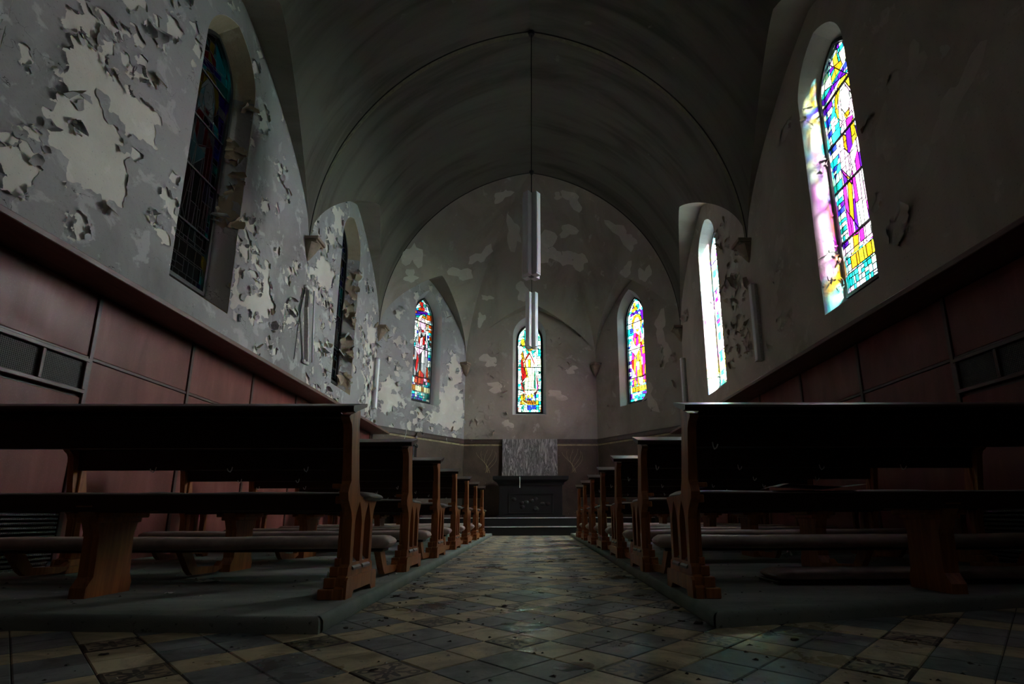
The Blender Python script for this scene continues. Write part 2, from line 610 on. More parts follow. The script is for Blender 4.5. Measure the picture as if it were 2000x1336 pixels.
def lun(u, h):
    """height of a lunette arch above the springing, u = -1..1 across the bay"""
    u = min(abs(u), 1.0)
    return h * max(1 - u ** 1.2, 0.0) ** 0.6


def arch_loop(c, hw, z0, zsp, apex, n=9):
    """pointed-arch window outline, counter-clockwise from lower left, in (u, z)"""
    rise = apex - zsp
    cc = (rise * rise - hw * hw) / (2 * hw)
    R = math.hypot(cc, rise) if cc > 0 else None
    pts = [(c - hw, z0), (c + hw, z0), (c + hw, zsp)]
    R = hw + cc
    a1 = math.atan2(rise, cc)
    for i in range(1, n):
        a = a1 * i / n
        pts.append((c - cc + R * math.cos(a), zsp + R * math.sin(a)))
    pts.append((c, apex))
    for i in range(n - 1, 0, -1):
        a = a1 * i / n
        pts.append((c + cc - R * math.cos(a), zsp + R * math.sin(a)))
    pts.append((c - hw, zsp))
    return pts


def resample_sides(l):
    """adds points up the straight jambs and along the sill so reveals can be smooth"""
    out = []
    for i, p in enumerate(l):
        q = l[(i + 1) % len(l)]
        out.append(p)
        d = math.hypot(q[0] - p[0], q[1] - p[1])
        if d > 0.6:
            k = int(d / 0.4)
            for j in range(1, k):
                out.append((p[0] + (q[0] - p[0]) * j / k, p[1] + (q[1] - p[1]) * j / k))
    return out


# a wall plane: origin O, along direction U, outward normal OUT (away from the room)
class Plane:
    def __init__(self, O, U, OUT):
        self.O, self.U, self.OUT = Vector(O), Vector(U).normalized(), Vector(OUT).normalized()

    def p(self, u, z, d=0.0):
        v = self.O + self.U * u + self.OUT * d
        return (v.x, v.y, z)


PL_LEFT = Plane((XL, 0, 0), (0, 1, 0), (-1, 0, 0))
PL_RIGHT = Plane((XR, 0, 0), (0, 1, 0), (1, 0, 0))
CL, CR = Vector((XL, Y_APSE, 0)), Vector((XR, Y_APSE, 0))
BL, BR = Vector((XC - HALF_BACK, Y_BACK, 0)), Vector((XC + HALF_BACK, Y_BACK, 0))
DIAG = (BL - CL).length
PL_DL = Plane(CL, BL - CL, (-(BL - CL).y, (BL - CL).x, 0))
PL_DR = Plane(BR, CR - BR, ((BR - CR).y, -(BR - CR).x, 0))
if PL_DR.OUT.x < 0: PL_DR.OUT = -PL_DR.OUT
PL_BK = Plane(BL, (1, 0, 0), (0, 1, 0))

# window outlines: (outer hole in the wall, glass loop at depth), in plane coordinates (u, z)
DEPTH = 0.30


def nave_loops(c):
    return arch_loop(c, 0.55, 3.08, 6.33, 7.05), arch_loop(c, 0.435, 3.27, 6.28, 6.90)


def apse_loops(c, hw, z0, zsp, apex):
    return arch_loop(c, hw, z0, zsp, apex), arch_loop(c, hw - 0.105, z0 + 0.09, zsp - 0.05, apex - 0.17)


LOOPS_DL = apse_loops(1.66, 0.50, 3.56, 6.15, 6.98)
LOOPS_DR = apse_loops(DIAG - 1.74, 0.50, 3.57, 6.20, 7.05)
LOOPS_BK = apse_loops(HALF_BACK - 0.045, 0.515, 3.48, 6.02, 6.66)


def reveal(mb, pl, outer, inner, depth, mi, segs=4):
    o, n_ = resample_sides(outer), resample_sides(inner)
    k = min(len(o), len(n_))
    if len(o) != len(n_):
        o, n_ = outer, inner
    rows = []
    for s in range(segs + 1):
        t = s / segs
        rows.append([pl.p(a[0] + (b[0] - a[0]) * t, a[1] + (b[1] - a[1]) * t, depth * t) for a, b in zip(o, n_)])
    mb.grid(rows, mi, closed=True)
    # outer side of the wall beyond the glass
    rows = [[pl.p(b[0], b[1], depth) for b in n_], [pl.p(b[0], b[1], depth + 0.04) for b in n_]]
    mb.grid(rows, mi, closed=True)


H_NAVE = 2.13
H_DIAG, H_BACK = 1.95, 1.60


def zc_nave(y):
    for a, b in zip(BAYS[:-1], BAYS[1:]):
        if a <= y <= b:
            return ZS + lun((2 * y - a - b) / (b - a), H_NAVE)
    return ZS


def side_wall(name, pl, mats):
    mb = MB()
    for (a, b), c in zip(zip(BAYS[:-1], BAYS[1:]), WIN_Y):
        n = 44
        top = [(b + (a - b) * i / n, zc_nave(b + (a - b) * i / n)) for i in range(n + 1)]
        out, inn = nave_loops(c)
        mb.sheet([(a, -0.05), (b, -0.05)] + top, [out], lambda u, z: pl.p(u, z), 0)
        reveal(mb, pl, out, inn, DEPTH, 1)
    o = mb.build(name, mats, fix=False)
    return tag(o, kind='structure')


wall_left = side_wall('wall_left', PL_LEFT, [M['cream'], M['flake_back']])
tag(wall_left, 'left nave wall with heavily peeling grey paint over cream plaster', 'wall')
wall_right = side_wall('wall_right', PL_RIGHT, [M['patch'], M['reveal']])
tag(wall_right, 'dim right nave wall with brown grey plaster and glowing windows', 'wall')


def face_wall(name, pl, length, loops, h, mats, label):
    n = 44
    top = [(length * (1 - i / n), ZS + lun(1 - 2 * i / n, h)) for i in range(n + 1)]
    mb = MB()
    mb.sheet([(0, -0.05), (length, -0.05)] + top, [loops[0]], lambda u, z: pl.p(u, z), 0)
    reveal(mb, pl, loops[0], loops[1], DEPTH, 1)
    o = mb.build(name, mats, fix=False)
    return tag(o, label, 'wall', kind='structure')


wall_back_left = face_wall('wall_back_left', PL_DL, DIAG, LOOPS_DL, H_DIAG, [M['cream'], M['reveal']],
                           'slanting left apse wall with large cream peeled areas')
wall_back_right = face_wall('wall_back_right', PL_DR, DIAG, LOOPS_DR, H_DIAG, [M['paint_apse'], M['reveal']],
                            'slanting right apse wall of brown plaster')
wall_back = face_wall('wall_back', PL_BK, 2 * HALF_BACK, LOOPS_BK, H_BACK, [M['paint_apse'], M['reveal']],
                      'central apse wall behind the black altar')

# west wall behind the camera
mb = MB()
prof = [(XC - W, -0.05), (XC + W, -0.05)]
_ta = [R_ARC * math.sin(math.asin(RISE / R_ARC) * i / 26) for i in range(27)]
prof += [(XC + vx(t), ZS + t) for t in _ta[:-1]] + [(XC, ZS + RISE)] + [(XC - vx(t), ZS + t) for t in _ta[:-1]][::-1]
mb.sheet(prof, [], lambda x, z: (x, BAYS[0], z))
tag(mb.build('wall_front', M['batten'], fix=False), 'entrance wall behind the viewpoint', 'wall', kind='structure')

# floor slab (grout bed)
mb = MB()
mb.box(XL - 0.3, XR + 0.3, BAYS[0] - 0.1, Y_BACK + 0.5, -0.25, -0.006)
floor = tag(mb.build('floor', M['grout']), 'tiled nave floor with a diagonal pattern of blue and cream tiles', 'floor', kind='structure')

# ceiling: pointed barrel vault with a cross vault over every window, and the three apse webs
mb = MB()
NT_, NY = 26, 44


def arc_ts(t0):
    a0 = math.asin(min(t0 / R_ARC, 1)); a1 = math.asin(min(RISE, T_TOP) / R_ARC)
    return [R_ARC * math.sin(a0 + (a1 - a0) * i / NT_) for i in range(NT_ + 1)]


for a, b in zip(BAYS[:-1], BAYS[1:]):
    for sg in (-1, 1):
        main, soff = [], []
        for j in range(NY + 1):
            y = a + (b - a) * j / NY
            zc = zc_nave(y)
            main.append([(XC + sg * vx(t), y, ZS + t) for t in arc_ts(zc - ZS)])
            x1 = vx(zc - ZS)
            soff.append([(XC + sg * (W + (x1 - W) * i / 5), y, zc) for i in range(6)])
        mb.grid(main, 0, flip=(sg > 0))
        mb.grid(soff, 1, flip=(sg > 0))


def rho_arch(t): return vx(t) / W


def rho_ridge(t):
    """the apse ridges lean inwards sooner than the nave arch"""
    return 0.5 * vx(t) / W + 0.5 * max(1 - (t / RISE) ** 1.3, 0.0)


def apse_web(A, B, h, ra, rb):
    apex = Vector((XC, Y_APSE, 0))
    main, soff = [], []

    def at(s, t):
        return (apex + (A - apex) * ra(t)) * (1 - s) + (apex + (B - apex) * rb(t)) * s
    for j in range(NY + 1):
        s = j / NY
        F = A + (B - A) * s
        zc = ZS + lun(1 - 2 * s, h)
        row = []
        for t in arc_ts(zc - ZS):
            q = at(s, t)
            row.append((q.x, q.y, ZS + t))
        main.append(row)
        q = at(s, zc - ZS)
        soff.append([(F.x + (q.x - F.x) * i / 5, F.y + (q.y - F.y) * i / 5, zc) for i in range(6)])
    mb.grid(main, 2); mb.grid(soff, 2)


apse_web(CL, BL, H_DIAG, rho_arch, rho_ridge)
apse_web(BL, BR, H_BACK, rho_ridge, rho_ridge)
apse_web(BR, CR, H_DIAG, rho_ridge, rho_arch)
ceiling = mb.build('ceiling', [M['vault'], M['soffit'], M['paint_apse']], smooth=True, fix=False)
tag(ceiling, 'sooty pointed barrel vault streaked with damp', 'ceiling', kind='structure')

# incised arch lines with their painted bands, under the vault
for y in BAYS[1:]:
    for sg in (-1, 1):
        mb = MB()
        ts = [RISE * math.sin(PI / 2 * i / 40) for i in range(41)]
        ts = [R_ARC * math.sin(math.asin(RISE / R_ARC) * i / 48) for i in range(49)]
        pts = [(XC + sg * max(vx(t) - 0.004, 0), y, ZS + t - 0.004) for t in ts]
        mb.tube(pts, 0.011, 6)
        mb.build('arch_line', M['line'], ceiling, smooth=True)
        mb = MB()
        rows = [[(XC + sg * max(vx(t) - 0.003, 0), y + 0.012, ZS + t - 0.003), (XC + sg * max(vx(t) - 0.003, 0), y + 0.10, ZS + t - 0.003)] for t in ts]
        mb.grid(rows)
        mb.build('painted_band', M['band'], ceiling, smooth=True)

# the yard outside, and blocks added to darken the left nave and apse windows
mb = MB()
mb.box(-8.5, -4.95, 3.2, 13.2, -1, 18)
tag(mb.build('sky_blocker', M['blocker_black']), 'dark building added unseen to darken the left nave windows', 'blocker')
mb = MB()
mb.box(-11, -1.7, 20.5, 23, -1, 16)
tag(mb.build('far_sky_blocker', M['facade']), 'grey building added to dim the left apse window', 'blocker')
mb = MB()
mb.box(-40, 40, -40, 60, -1.3, -1.0)
tag(mb.build('yard_ground', M['facade']), 'bare yard ground outside the chapel', 'ground', kind='structure')

# daylight portals in the window openings (they only steer the sky's sampling)
def portal(pl, loop, depth):
    us = [p[0] for p in loop]; zs = [p[1] for p in loop]
    ld = bpy.data.lights.new('window_daylight', 'AREA')
    ld.shape = 'RECTANGLE'
    ld.size = max(us) - min(us); ld.size_y = max(zs) - min(zs)
    ld.energy = 1.0
    ld.cycles.is_portal = True
    o = bpy.data.objects.new('window_daylight', ld)
    COL.objects.link(o)
    c = Vector(pl.p((max(us) + min(us)) / 2, (max(zs) + min(zs)) / 2, depth))
    z = pl.OUT
    x = pl.U
    y = z.cross(x)
    if y.z < 0: x = -x; y = z.cross(x)
    o.matrix_world = Matrix(((x.x, y.x, z.x, c.x), (x.y, y.y, z.y, c.y), (x.z, y.z, z.z, c.z), (0, 0, 0, 1)))


for c in WIN_Y:
    portal(PL_LEFT, nave_loops(c)[1], DEPTH + 0.06)
    portal(PL_RIGHT, nave_loops(c)[1], DEPTH + 0.06)
portal(PL_DL, LOOPS_DL[1], DEPTH + 0.06)
portal(PL_DR, LOOPS_DR[1], DEPTH + 0.06)
portal(PL_BK, LOOPS_BK[1], DEPTH + 0.06)

# ---------------------------------------------------------------- stained glass
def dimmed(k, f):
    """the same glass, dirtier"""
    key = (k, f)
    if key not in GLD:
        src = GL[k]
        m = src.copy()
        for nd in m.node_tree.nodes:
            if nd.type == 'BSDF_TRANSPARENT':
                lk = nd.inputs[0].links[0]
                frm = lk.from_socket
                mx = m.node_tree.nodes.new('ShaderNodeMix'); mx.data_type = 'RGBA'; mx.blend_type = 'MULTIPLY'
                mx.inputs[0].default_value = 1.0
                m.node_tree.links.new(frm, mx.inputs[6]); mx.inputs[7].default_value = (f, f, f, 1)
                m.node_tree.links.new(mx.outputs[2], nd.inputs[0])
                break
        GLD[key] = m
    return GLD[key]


GLD = {}


def pip(p, poly):
    x, y = p
    c = False
    n = len(poly)
    for i in range(n):
        x1, y1 = poly[i]; x2, y2 = poly[(i + 1) % n]
        if (y1 > y) != (y2 > y) and x < (x2 - x1) * (y - y1) / (y2 - y1) + x1:
            c = not c
    return c


def area2(poly):
    return 0.5 * sum(poly[i][0] * poly[(i + 1) % len(poly)][1] - poly[(i + 1) % len(poly)][0] * poly[i][1] for i in range(len(poly)))


def split_poly(poly, a, n):
    """convex polygon cut by the line through a with normal n"""
    P, Q = [], []
    k = len(poly)
    d = [(p[0] - a[0]) * n[0] + (p[1] - a[1]) * n[1] for p in poly]
    for i in range(k):
        j = (i + 1) % k
        if d[i] >= 0: P.append(poly[i])
        if d[i] <= 0: Q.append(poly[i])
        if d[i] * d[j] < 0:
            t = d[i] / (d[i] - d[j])
            x = (poly[i][0] + (poly[j][0] - poly[i][0]) * t, poly[i][1] + (poly[j][1] - poly[i][1]) * t)
            P.append(x); Q.append(x)
    return P, Q


def seg_hits(poly, a, b):
    """does segment ab pass through the convex polygon (clip test)"""
    t0, t1 = 0.0, 1.0
    dx, dy = b[0] - a[0], b[1] - a[1]
    k = len(poly)
    for i in range(k):
        p, q = poly[i], poly[(i + 1) % k]
        ex, ey = q[0] - p[0], q[1] - p[1]
        nx, ny = -ey, ex
        den = nx * dx + ny * dy
        num = nx * (p[0] - a[0]) + ny * (p[1] - a[1])
        if abs(den) < 1e-12:
            if num > 0: return False
        elif den > 0: t0 = max(t0, num / den)
        else: t1 = min(t1, num / den)
    return t1 - t0 > 0.08


def inset(poly, d):
    k = len(poly)
    L = []
    for i in range(k):
        p, q = poly[i], poly[(i + 1) % k]
        ex, ey = q[0] - p[0], q[1] - p[1]
        l = math.hypot(ex, ey)
        if l < 1e-6: return None
        L.append((p[0] - ey / l * d, p[1] + ex / l * d, ex / l, ey / l))
    out = []
    for i in range(k):
        a = L[i - 1]; b = L[i]
        den = a[2] * b[3] - a[3] * b[2]
        if abs(den) < 0.05: out.append(((a[0] + b[0]) / 2 if False else b[0], b[1])); continue
        t = ((b[0] - a[0]) * b[3] - (b[1] - a[1]) * b[2]) / den
        out.append((a[0] + a[2] * t, a[1] + a[3] * t))
    if area2(out) <= 0.15 * area2(poly): return None
    for p in out:
        if not pip((p[0], p[1]), poly): return None
    return out


def clean_poly(poly):
    out = []
    for p in poly:
        if not out or math.hypot(p[0] - out[-1][0], p[1] - out[-1][1]) > 0.004: out.append(p)
    if len(out) > 1 and math.hypot(out[0][0] - out[-1][0], out[0][1] - out[-1][1]) < 0.004: out.pop()
    return out


def ell(cx, cy, rx, ry, n=12, a0=0.0):
    return [(cx + rx * math.cos(2 * PI * i / n + a0), cy + ry * math.sin(2 * PI * i / n + a0)) for i in range(n)]


def make_window(name, pl, loop, design, label, seed, max_single, flip=False, size=0.075, lettering=None, dirt_or_light=1.0, came=0.0045):
    glz = lambda k: GL[k] if dirt_or_light == 1.0 else dimmed(k, dirt_or_light)  # window light level set by scaling the glass colour, not by grime
    rnd = random.Random(seed)
    us = [p[0] for p in loop]; zs = [p[1] for p in loop]
    cu = (max(us) + min(us)) / 2; hw = (max(us) - min(us)) / 2; z0 = min(zs); h = max(zs) - z0
    root = empty(name, pl.p(cu, z0, DEPTH - 0.01))
    tag(root, label, 'window', kind='structure')
    org = Vector(root.location)

    sg = -1 if flip else 1

    def P(u, v, d=0.0):
        """local metres (u across as seen from inside, v up from the glass foot)"""
        return Vector(pl.p(cu + sg * u, z0 + v, DEPTH - 0.01 + d)) - org

    # iron frame following the opening
    out2 = [((p[0] - cu) * sg, p[1] - z0) for p in loop]
    if area2(out2) < 0: out2 = out2[::-1]
    fr = 0.05
    sx, sy = (hw - fr) / hw, (h - 2 * fr) / h
    in2 = [(p[0] * sx, fr + p[1] * sy) for p in out2]
    mb = MB()
    mb.prism(out2, [in2], lambda a, b, t: P(a, b, t), -0.045, 0.03)
    mb.build('window_frame', M['iron'], root)
    # saddle bars
    bars = design['bars']
    for v in bars:
        vv = v * h
        wd = hw
        mb = MB()
        if v * h > h * 0.83: wd = hw * 0.6
        mb.tube([P(-wd, vv, -0.02), P(wd, vv, -0.02)], 0.013, 6)
        mb.build('saddle_bar', M['iron'], root)
    # panes
    figs = [([(a * hw, b * h) for a, b in poly], col, style) for poly, col, style in design['figs']]
    cells = [in2]
    for v in bars:
        nxt = []
        for c in cells:
            for q in split_poly(c, (0, v * h), (0, 1)):
                if len(q) > 2: nxt.append(q)
        cells = nxt
    for poly, col, style in figs:
        k = len(poly)
        for i in range(k):
            a, b = poly[i], poly[(i + 1) % k]
            n = (-(b[1] - a[1]), b[0] - a[0])
            l = math.hypot(*n) or 1
            n = (n[0] / l, n[1] / l)
            nxt = []
            for c in cells:
                if seg_hits(c, a, b):
                    for q in split_poly(c, a, n):
                        q = clean_poly(q)
                        if len(q) > 2 and abs(area2(q)) > 2e-5: nxt.append(q)
                else: nxt.append(c)
            cells = nxt
    done = []
    stack = list(cells)
    while stack:
        c = stack.pop()
        cx = sum(p[0] for p in c) / len(c); cy = sum(p[1] for p in c) / len(c)
        style, col = 'bg', None
        for poly, cc, st in figs:
            if pip((cx, cy), poly): style, col = st, cc
        xs = [p[0] for p in c]; ys = [p[1] for p in c]
        wx, wy = max(xs) - min(xs), max(ys) - min(ys)
        if style == 'bg': tx, ty = size * rnd.uniform(0.8, 1.5), size * rnd.uniform(0.9, 2.0)
        elif style == 'robe': tx, ty = size * 1.1, size * 5.0
        elif style == 'band': tx, ty = size * 1.4, size * 2.5
        else: tx, ty = 9, 9
        if wx > tx * 1.35 or wy > ty * 1.35:
            if wx / tx > wy / ty: a, n = (min(xs) + wx * rnd.uniform(0.38, 0.62), 0), (1, rnd.uniform(-0.05, 0.05))
            else: a, n = (cx, min(ys) + wy * rnd.uniform(0.38, 0.62)), (rnd.uniform(-0.08, 0.08), 1)
            qs = [clean_poly(q) for q in split_poly(c, a, n)]
            qs = [q for q in qs if len(q) > 2 and abs(area2(q)) > 2e-5]
            if len(qs) == 2:
                stack += qs
                continue
        if isinstance(col, (list, tuple)): col = rnd.choice(col)
        if col is None:
            pal = design['bg_low'] if cy < 0.2 * h and 'bg_low' in design else design['bg']
            col = rnd.choice(pal)
        done.append((abs(area2(c)), c, col))
    done.sort(key=lambda x: -x[0])
    lead = MB()
    rest = MB()
    used = sorted({d[2] for d in done})
    mats = [glz(k) for k in used]
    for i, (ar, c, col) in enumerate(done):
        if area2(c) < 0: c = c[::-1]
        q = inset(c, came) or [(p[0] * 0.8 + sum(x[0] for x in c) / len(c) * 0.2, p[1] * 0.8 + sum(x[1] for x in c) / len(c) * 0.2) for p in c]
        k = len(c)
        lead.add([P(*p, -0.005) for p in c] + [P(*p, 0.0) for p in q], [(j, (j + 1) % k, k + (j + 1) % k, k + j) for j in range(k)])
        if i < max_single:
            m = MB(); m.add([P(*p) for p in q], [tuple(range(k))])
            m.build('pane', glz(col), root, fix=False)
        else:
            rest.add([P(*p) for p in q], [tuple(range(k))], used.index(col))
    lead.build('lead_came', M['lead'], root, fix=False)
    if rest.f:
        tag(rest.build('small_panes', mats, root, fix=False), kind='stuff')
    # painted strokes (face, folds)
    if design.get('strokes'):
        mb = MB()
        for (x1, y1, x2, y2, wd) in design['strokes']:
            a = Vector((x1 * hw, y1 * h)); b = Vector((x2 * hw, y2 * h))
            n = Vector((-(b - a).y, (b - a).x)).normalized() * wd
            mb.add([P(*(a + n), -0.004), P(*(a - n), -0.004), P(*(b - n), -0.004), P(*(b + n), -0.004)], [(0, 1, 2, 3)])
        mb.build('painted_strokes', M['lead'], root, fix=False)
    if lettering:
        txt, tx, ty, ts = lettering
        cu_ = bpy.data.curves.new('lettering', 'FONT')
        cu_.body = txt; cu_.size = ts; cu_.align_x = 'CENTER'; cu_.extrude = 0.001
        cu_.materials.append(M['lead'])
        o = bpy.data.objects.new('lettering', cu_)
        COL.objects.link(o); o.parent = root
        x = pl.U * sg
        z = -pl.OUT
        c = P(tx * hw, ty * h, -0.006)
        o.matrix_local = Matrix(((x.x, 0, z.x, c.x), (x.y, 0, z.y, c.y), (x.z, 1, z.z, c.z), (0, 0, 0, 1)))
    return root


def halo_saint(robe, inner, halo, strip, arm, low):
    figs = [
        ([(-.62, .17), (.72, .17), (.70, .40), (.60, .58), (.42, .665), (-.22, .665), (-.52, .58), (-.60, .40)], robe, 'robe'),
        ([(-.16, .15), (.34, .15), (.28, .52), (-.10, .52)], inner, 'robe'),
        ([(.42, .20), (.62, .20), (.58, .56), (.44, .58)], robe[:2], 'robe'),
        ([(-.46, .30), (-.30, .26), (-.16, .40), (-.34, .44)], strip, 'one'),
        ([(-.34, .44), (-.20, .42), (-.12, .60), (-.26, .62)], strip, 'band'),
        ([(-.56, .50), (-.20, .43), (.26, .50), (.28, .55), (-.10, .52), (-.44, .60)], arm, 'band'),
        ([(.10, .53), (.34, .55), (.30, .635), (.12, .62)], strip, 'band'),
        (ell(.05, .745, .50, .088, 12), halo, 'band'),
        ([(-.34, .655), (-.28, .75), (-.08, .80), (.18, .80), (.36, .75), (.42, .655)], arm, 'band'),
        (ell(.07, .735, .23, .055, 8, .3), ['white', 'pink'], 'one'),
        ([(-.06, .685), (.20, .685), (.16, .66), (-.02, .66)], strip, 'one'),
        ([(-.42, .86), (.18, .875), (.14, .90), (.02, .905), (.0, .955), (-.22, .95), (-.20, .90), (-.40, .885)], strip, 'one'),
        ([(-.55, .825), (.5, .85), (.46, .872), (-.55, .85)], ['blue', 'purple'], 'band'),
        ([(.08, .155), (.42, .155), (.36, .225), (.12, .225)], arm, 'one'),
        ([(-.50, .15), (-.26, .15), (-.20, .205), (-.46, .215)], strip, 'one'),
        ([(.55, .24), (.78, .24), (.74, .34), (.58, .34)], strip, 'one'),
        ([(-.70, .098), (.90, .098), (.90, .148), (-.70, .148)], halo, 'band'),
        ([(.52, .04), (.82, .04), (.82, .09), (.52, .09)], low, 'one'),
    ]
    strokes = [(-.02, .748, .05, .750, .005), (.13, .75, .20, .748, .005), (.08, .742, .09, .722, .004), (.03, .708, .14, .708, .005),
               (-.20, .13, -.20, .115, .006)]
    return figs, strokes


figs_r, st_r = halo_saint(['magenta', 'pink', 'magenta', 'white', 'purple', 'pink'], ['pink', 'white', 'magenta', 'white'], ['amber', 'yellow'], ['amber', 'yellow'], ['white', 'pink'], ['purple'])
D_R1 = dict(bars=[.215, .42, .615, .80], figs=figs_r, strokes=st_r,
            bg=['cyan', 'paleblue', 'white', 'cyan', 'teal', 'pink', 'paleblue', 'purple', 'cream', 'white', 'palegreen', 'white', 'blue'],
            bg_low=['cyan', 'paleblue', 'white', 'cyan', 'teal', 'pink', 'palegreen'])
figs_d, st_d = halo_saint(['magenta', 'yellow', 'pink', 'red'], ['cream', 'yellow', 'amber'], ['yellow', 'amber'], ['yellow', 'amber'], ['white', 'cream'], ['purple'])
D_DR = dict(bars=[.23, .50, .755], figs=figs_d, strokes=st_d, bg=['cyan', 'paleblue', 'white', 'teal', 'white', 'purple', 'blue', 'paleblue'],
            bg_low=['cyan', 'paleblue', 'cyan', 'purple', 'teal', 'white'])
figs_l, st_l = halo_saint(['grey', 'pink', 'white', 'dark', 'dark', 'grey'], ['pink', 'grey', 'white', 'dark'], ['amber', 'cream'], ['red', 'orange'], ['white', 'pink', 'grey'], ['teal'])
figs_l.append(([(-.5, .16), (.3, .15), (.4, .26), (.0, .30), (-.4, .24)], ['red', 'orange', 'dark'], 'band'))
D_DL = dict(bars=[.23, .50, .755], figs=figs_l, strokes=st_l, bg=['teal', 'cyan', 'paleblue', 'blue', 'white', 'grey', 'dark', 'grey', 'dark', 'orange', 'white'],
            bg_low=['teal', 'blue', 'cyan', 'white', 'paleblue'])
figs_b = [
    ([(-.52, .27), (.50, .27), (.46, .22), (.0, .205), (-.34, .225)], ['cream', 'palegreen'], 'robe'),
    ([(-.44, .27), (.44, .27), (.42, .56), (.22, .66), (-.22, .66), (-.42, .56)], ['cream', 'palegreen', 'white', 'cream'], 'robe'),
    ([(-.06, .36), (.06, .36), (.10, .60), (-.10, .60)], ['yellow', 'cream'], 'robe'),
    ([(-.56, .34), (-.30, .40), (-.22, .42), (-.50, .62), (-.66, .62), (-.66, .48)], ['red'], 'robe'),
    ([(-.22, .40), (-.08, .40), (-.52, .70), (-.66, .66)], ['yellow', 'amber'], 'band'),
    ([(-.66, .34), (-.56, .36), (-.36, .245), (-.22, .20), (-.32, .20), (-.60, .29)], ['red', 'orange'], 'band'),
    ([(.30, .215), (.56, .255), (.66, .29), (.62, .255), (.44, .20)], ['red'], 'band'),
    ([(.56, .26), (.68, .27), (.60, .40), (.50, .46), (.52, .38)], ['red', 'magenta'], 'band'),
    ([(.36, .28), (.54, .27), (.50, .40), (.40, .52), (.36, .44)], ['green', 'teal'], 'band'),
    ([(-.54, .30), (-.38, .27), (-.38, .36), (-.50, .345)], ['green', 'teal'], 'one'),
    ([(-.44, .58), (-.36, .575), (.02, .665), (-.02, .685)], ['red'], 'one'),
    ([(.02, .665), (-.02, .685), (.40, .56), (.36, .55)], ['red'], 'one'),
    ([(.46, .52), (.66, .54), (.50, .70), (.36, .66)], ['cream', 'white'], 'band'),
    (ell(.0, .775, .36, .085, 10), ['yellow', 'amber'], 'band'),
    (ell(.0, .765, .20, .055, 8, .3), ['white', 'pink'], 'one'),
    (ell(-.52, .79, .16, .05, 8), ['white', 'yellow'], 'one'),
    (ell(-.50, .175, .20, .045, 8), ['yellow', 'amber'], 'band'),
    (ell(-.08, .195, .11, .022, 7), ['yellow'], 'one'),
    (ell(.18, .195, .12, .022, 7), ['yellow'], 'one'),
    ([(.34, .20), (.50, .22), (.50, .17), (.32, .17)], ['blue'], 'one'),
    ([(-.22, .13), (.16, .13), (.16, .165), (-.22, .165)], ['blue', 'purple'], 'band'),
    ([(-.70, .098), (.68, .098), (.68, .145), (-.70, .145)], ['amber', 'yellow'], 'band'),
    ([(-.16, .04), (.10, .04), (.12, .095), (-.18, .095)], ['purple', 'blue'], 'band'),
    ([(.14, .045), (.50, .05), (.50, .095), (.14, .095)], ['blue', 'paleblue', 'cyan'], 'band'),
    ([(-.98, .0), (-.84, .0), (-.84, .07), (-.98, .07)], ['red'], 'one'),
    ([(.84, .0), (.98, .0), (.98, .07), (.84, .07)], ['orange'], 'one'),
]
D_BK = dict(bars=[.257, .51, .755], figs=figs_b, strokes=[(-.10, .772, -.04, .774, .004), (.04, .774, .10, .772, .004), (-.05, .745, .05, .745, .004)],
            bg=['paleblue', 'white', 'cyan', 'palegreen', 'white', 'teal', 'paleblue', 'cream'],
            bg_low=['paleblue', 'cyan', 'palegreen', 'white', 'teal', 'paleblue'])
figs_k, st_k = halo_saint(['red', 'purple', 'dark', 'grey'], ['grey', 'dark', 'pink'], ['yellow', 'amber'], ['yellow', 'red'], ['white', 'paleblue'], ['teal'])
D_L1 = dict(bars=[.215, .42, .615, .80], figs=figs_k, strokes=st_k, bg=['teal', 'blue', 'dark', 'purple', 'grey', 'cyan'])

make_window('window_1', PL_LEFT, nave_loops(5.8)[1], D_L1, 'nearly black stained glass window in the left wall, nearest the viewer', 3, 170, size=0.10, dirt_or_light=0.15)
make_window('window_2', PL_LEFT, nave_loops(10.4)[1], D_L1, 'dark stained glass window deep in the left wall with tan flaking reveal', 4, 40, size=0.12, dirt_or_light=0.3)
make_window('window_3', PL_DL, LOOPS_DL[1], D_DL, 'dusky stained glass window in the slanting left apse wall', 5, 110, size=0.07, dirt_or_light=0.30, came=0.008)
make_window('window_4', PL_BK, LOOPS_BK[1], D_BK, 'stained glass window of a robed figure over the altar', 6, 150, size=0.062, dirt_or_light=0.085, came=0.008, lettering=('EDUARD', -.02, .108, .105))
make_window('window_5', PL_DR, LOOPS_DR[1], D_DR, 'stained glass window of a haloed figure in the slanting right apse wall', 7, 120, size=0.07, dirt_or_light=0.16, came=0.008)
make_window('window_6', PL_RIGHT, nave_loops(10.4)[1], D_R1, 'stained glass window seen edge on, farther along the right wall', 8, 40, flip=True, size=0.10, dirt_or_light=2.2)
make_window('window_7', PL_RIGHT, nave_loops(5.8)[1], D_R1, 'large glowing stained glass saint in the near right wall', 9, 295, flip=True, size=0.066, came=0.0085, dirt_or_light=0.17)
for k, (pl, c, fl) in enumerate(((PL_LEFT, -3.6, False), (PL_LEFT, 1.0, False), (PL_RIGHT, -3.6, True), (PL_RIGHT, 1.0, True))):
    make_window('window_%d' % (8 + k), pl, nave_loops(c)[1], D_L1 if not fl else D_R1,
                ('left' if not fl else 'right') + ' stained glass window behind the viewpoint, ' + ('rear' if c < 0 else 'front') + ' of two', 20 + k, 0, flip=fl, size=0.14, dirt_or_light=(0.085 if fl else 0.04) if c > 0 else 0.05)

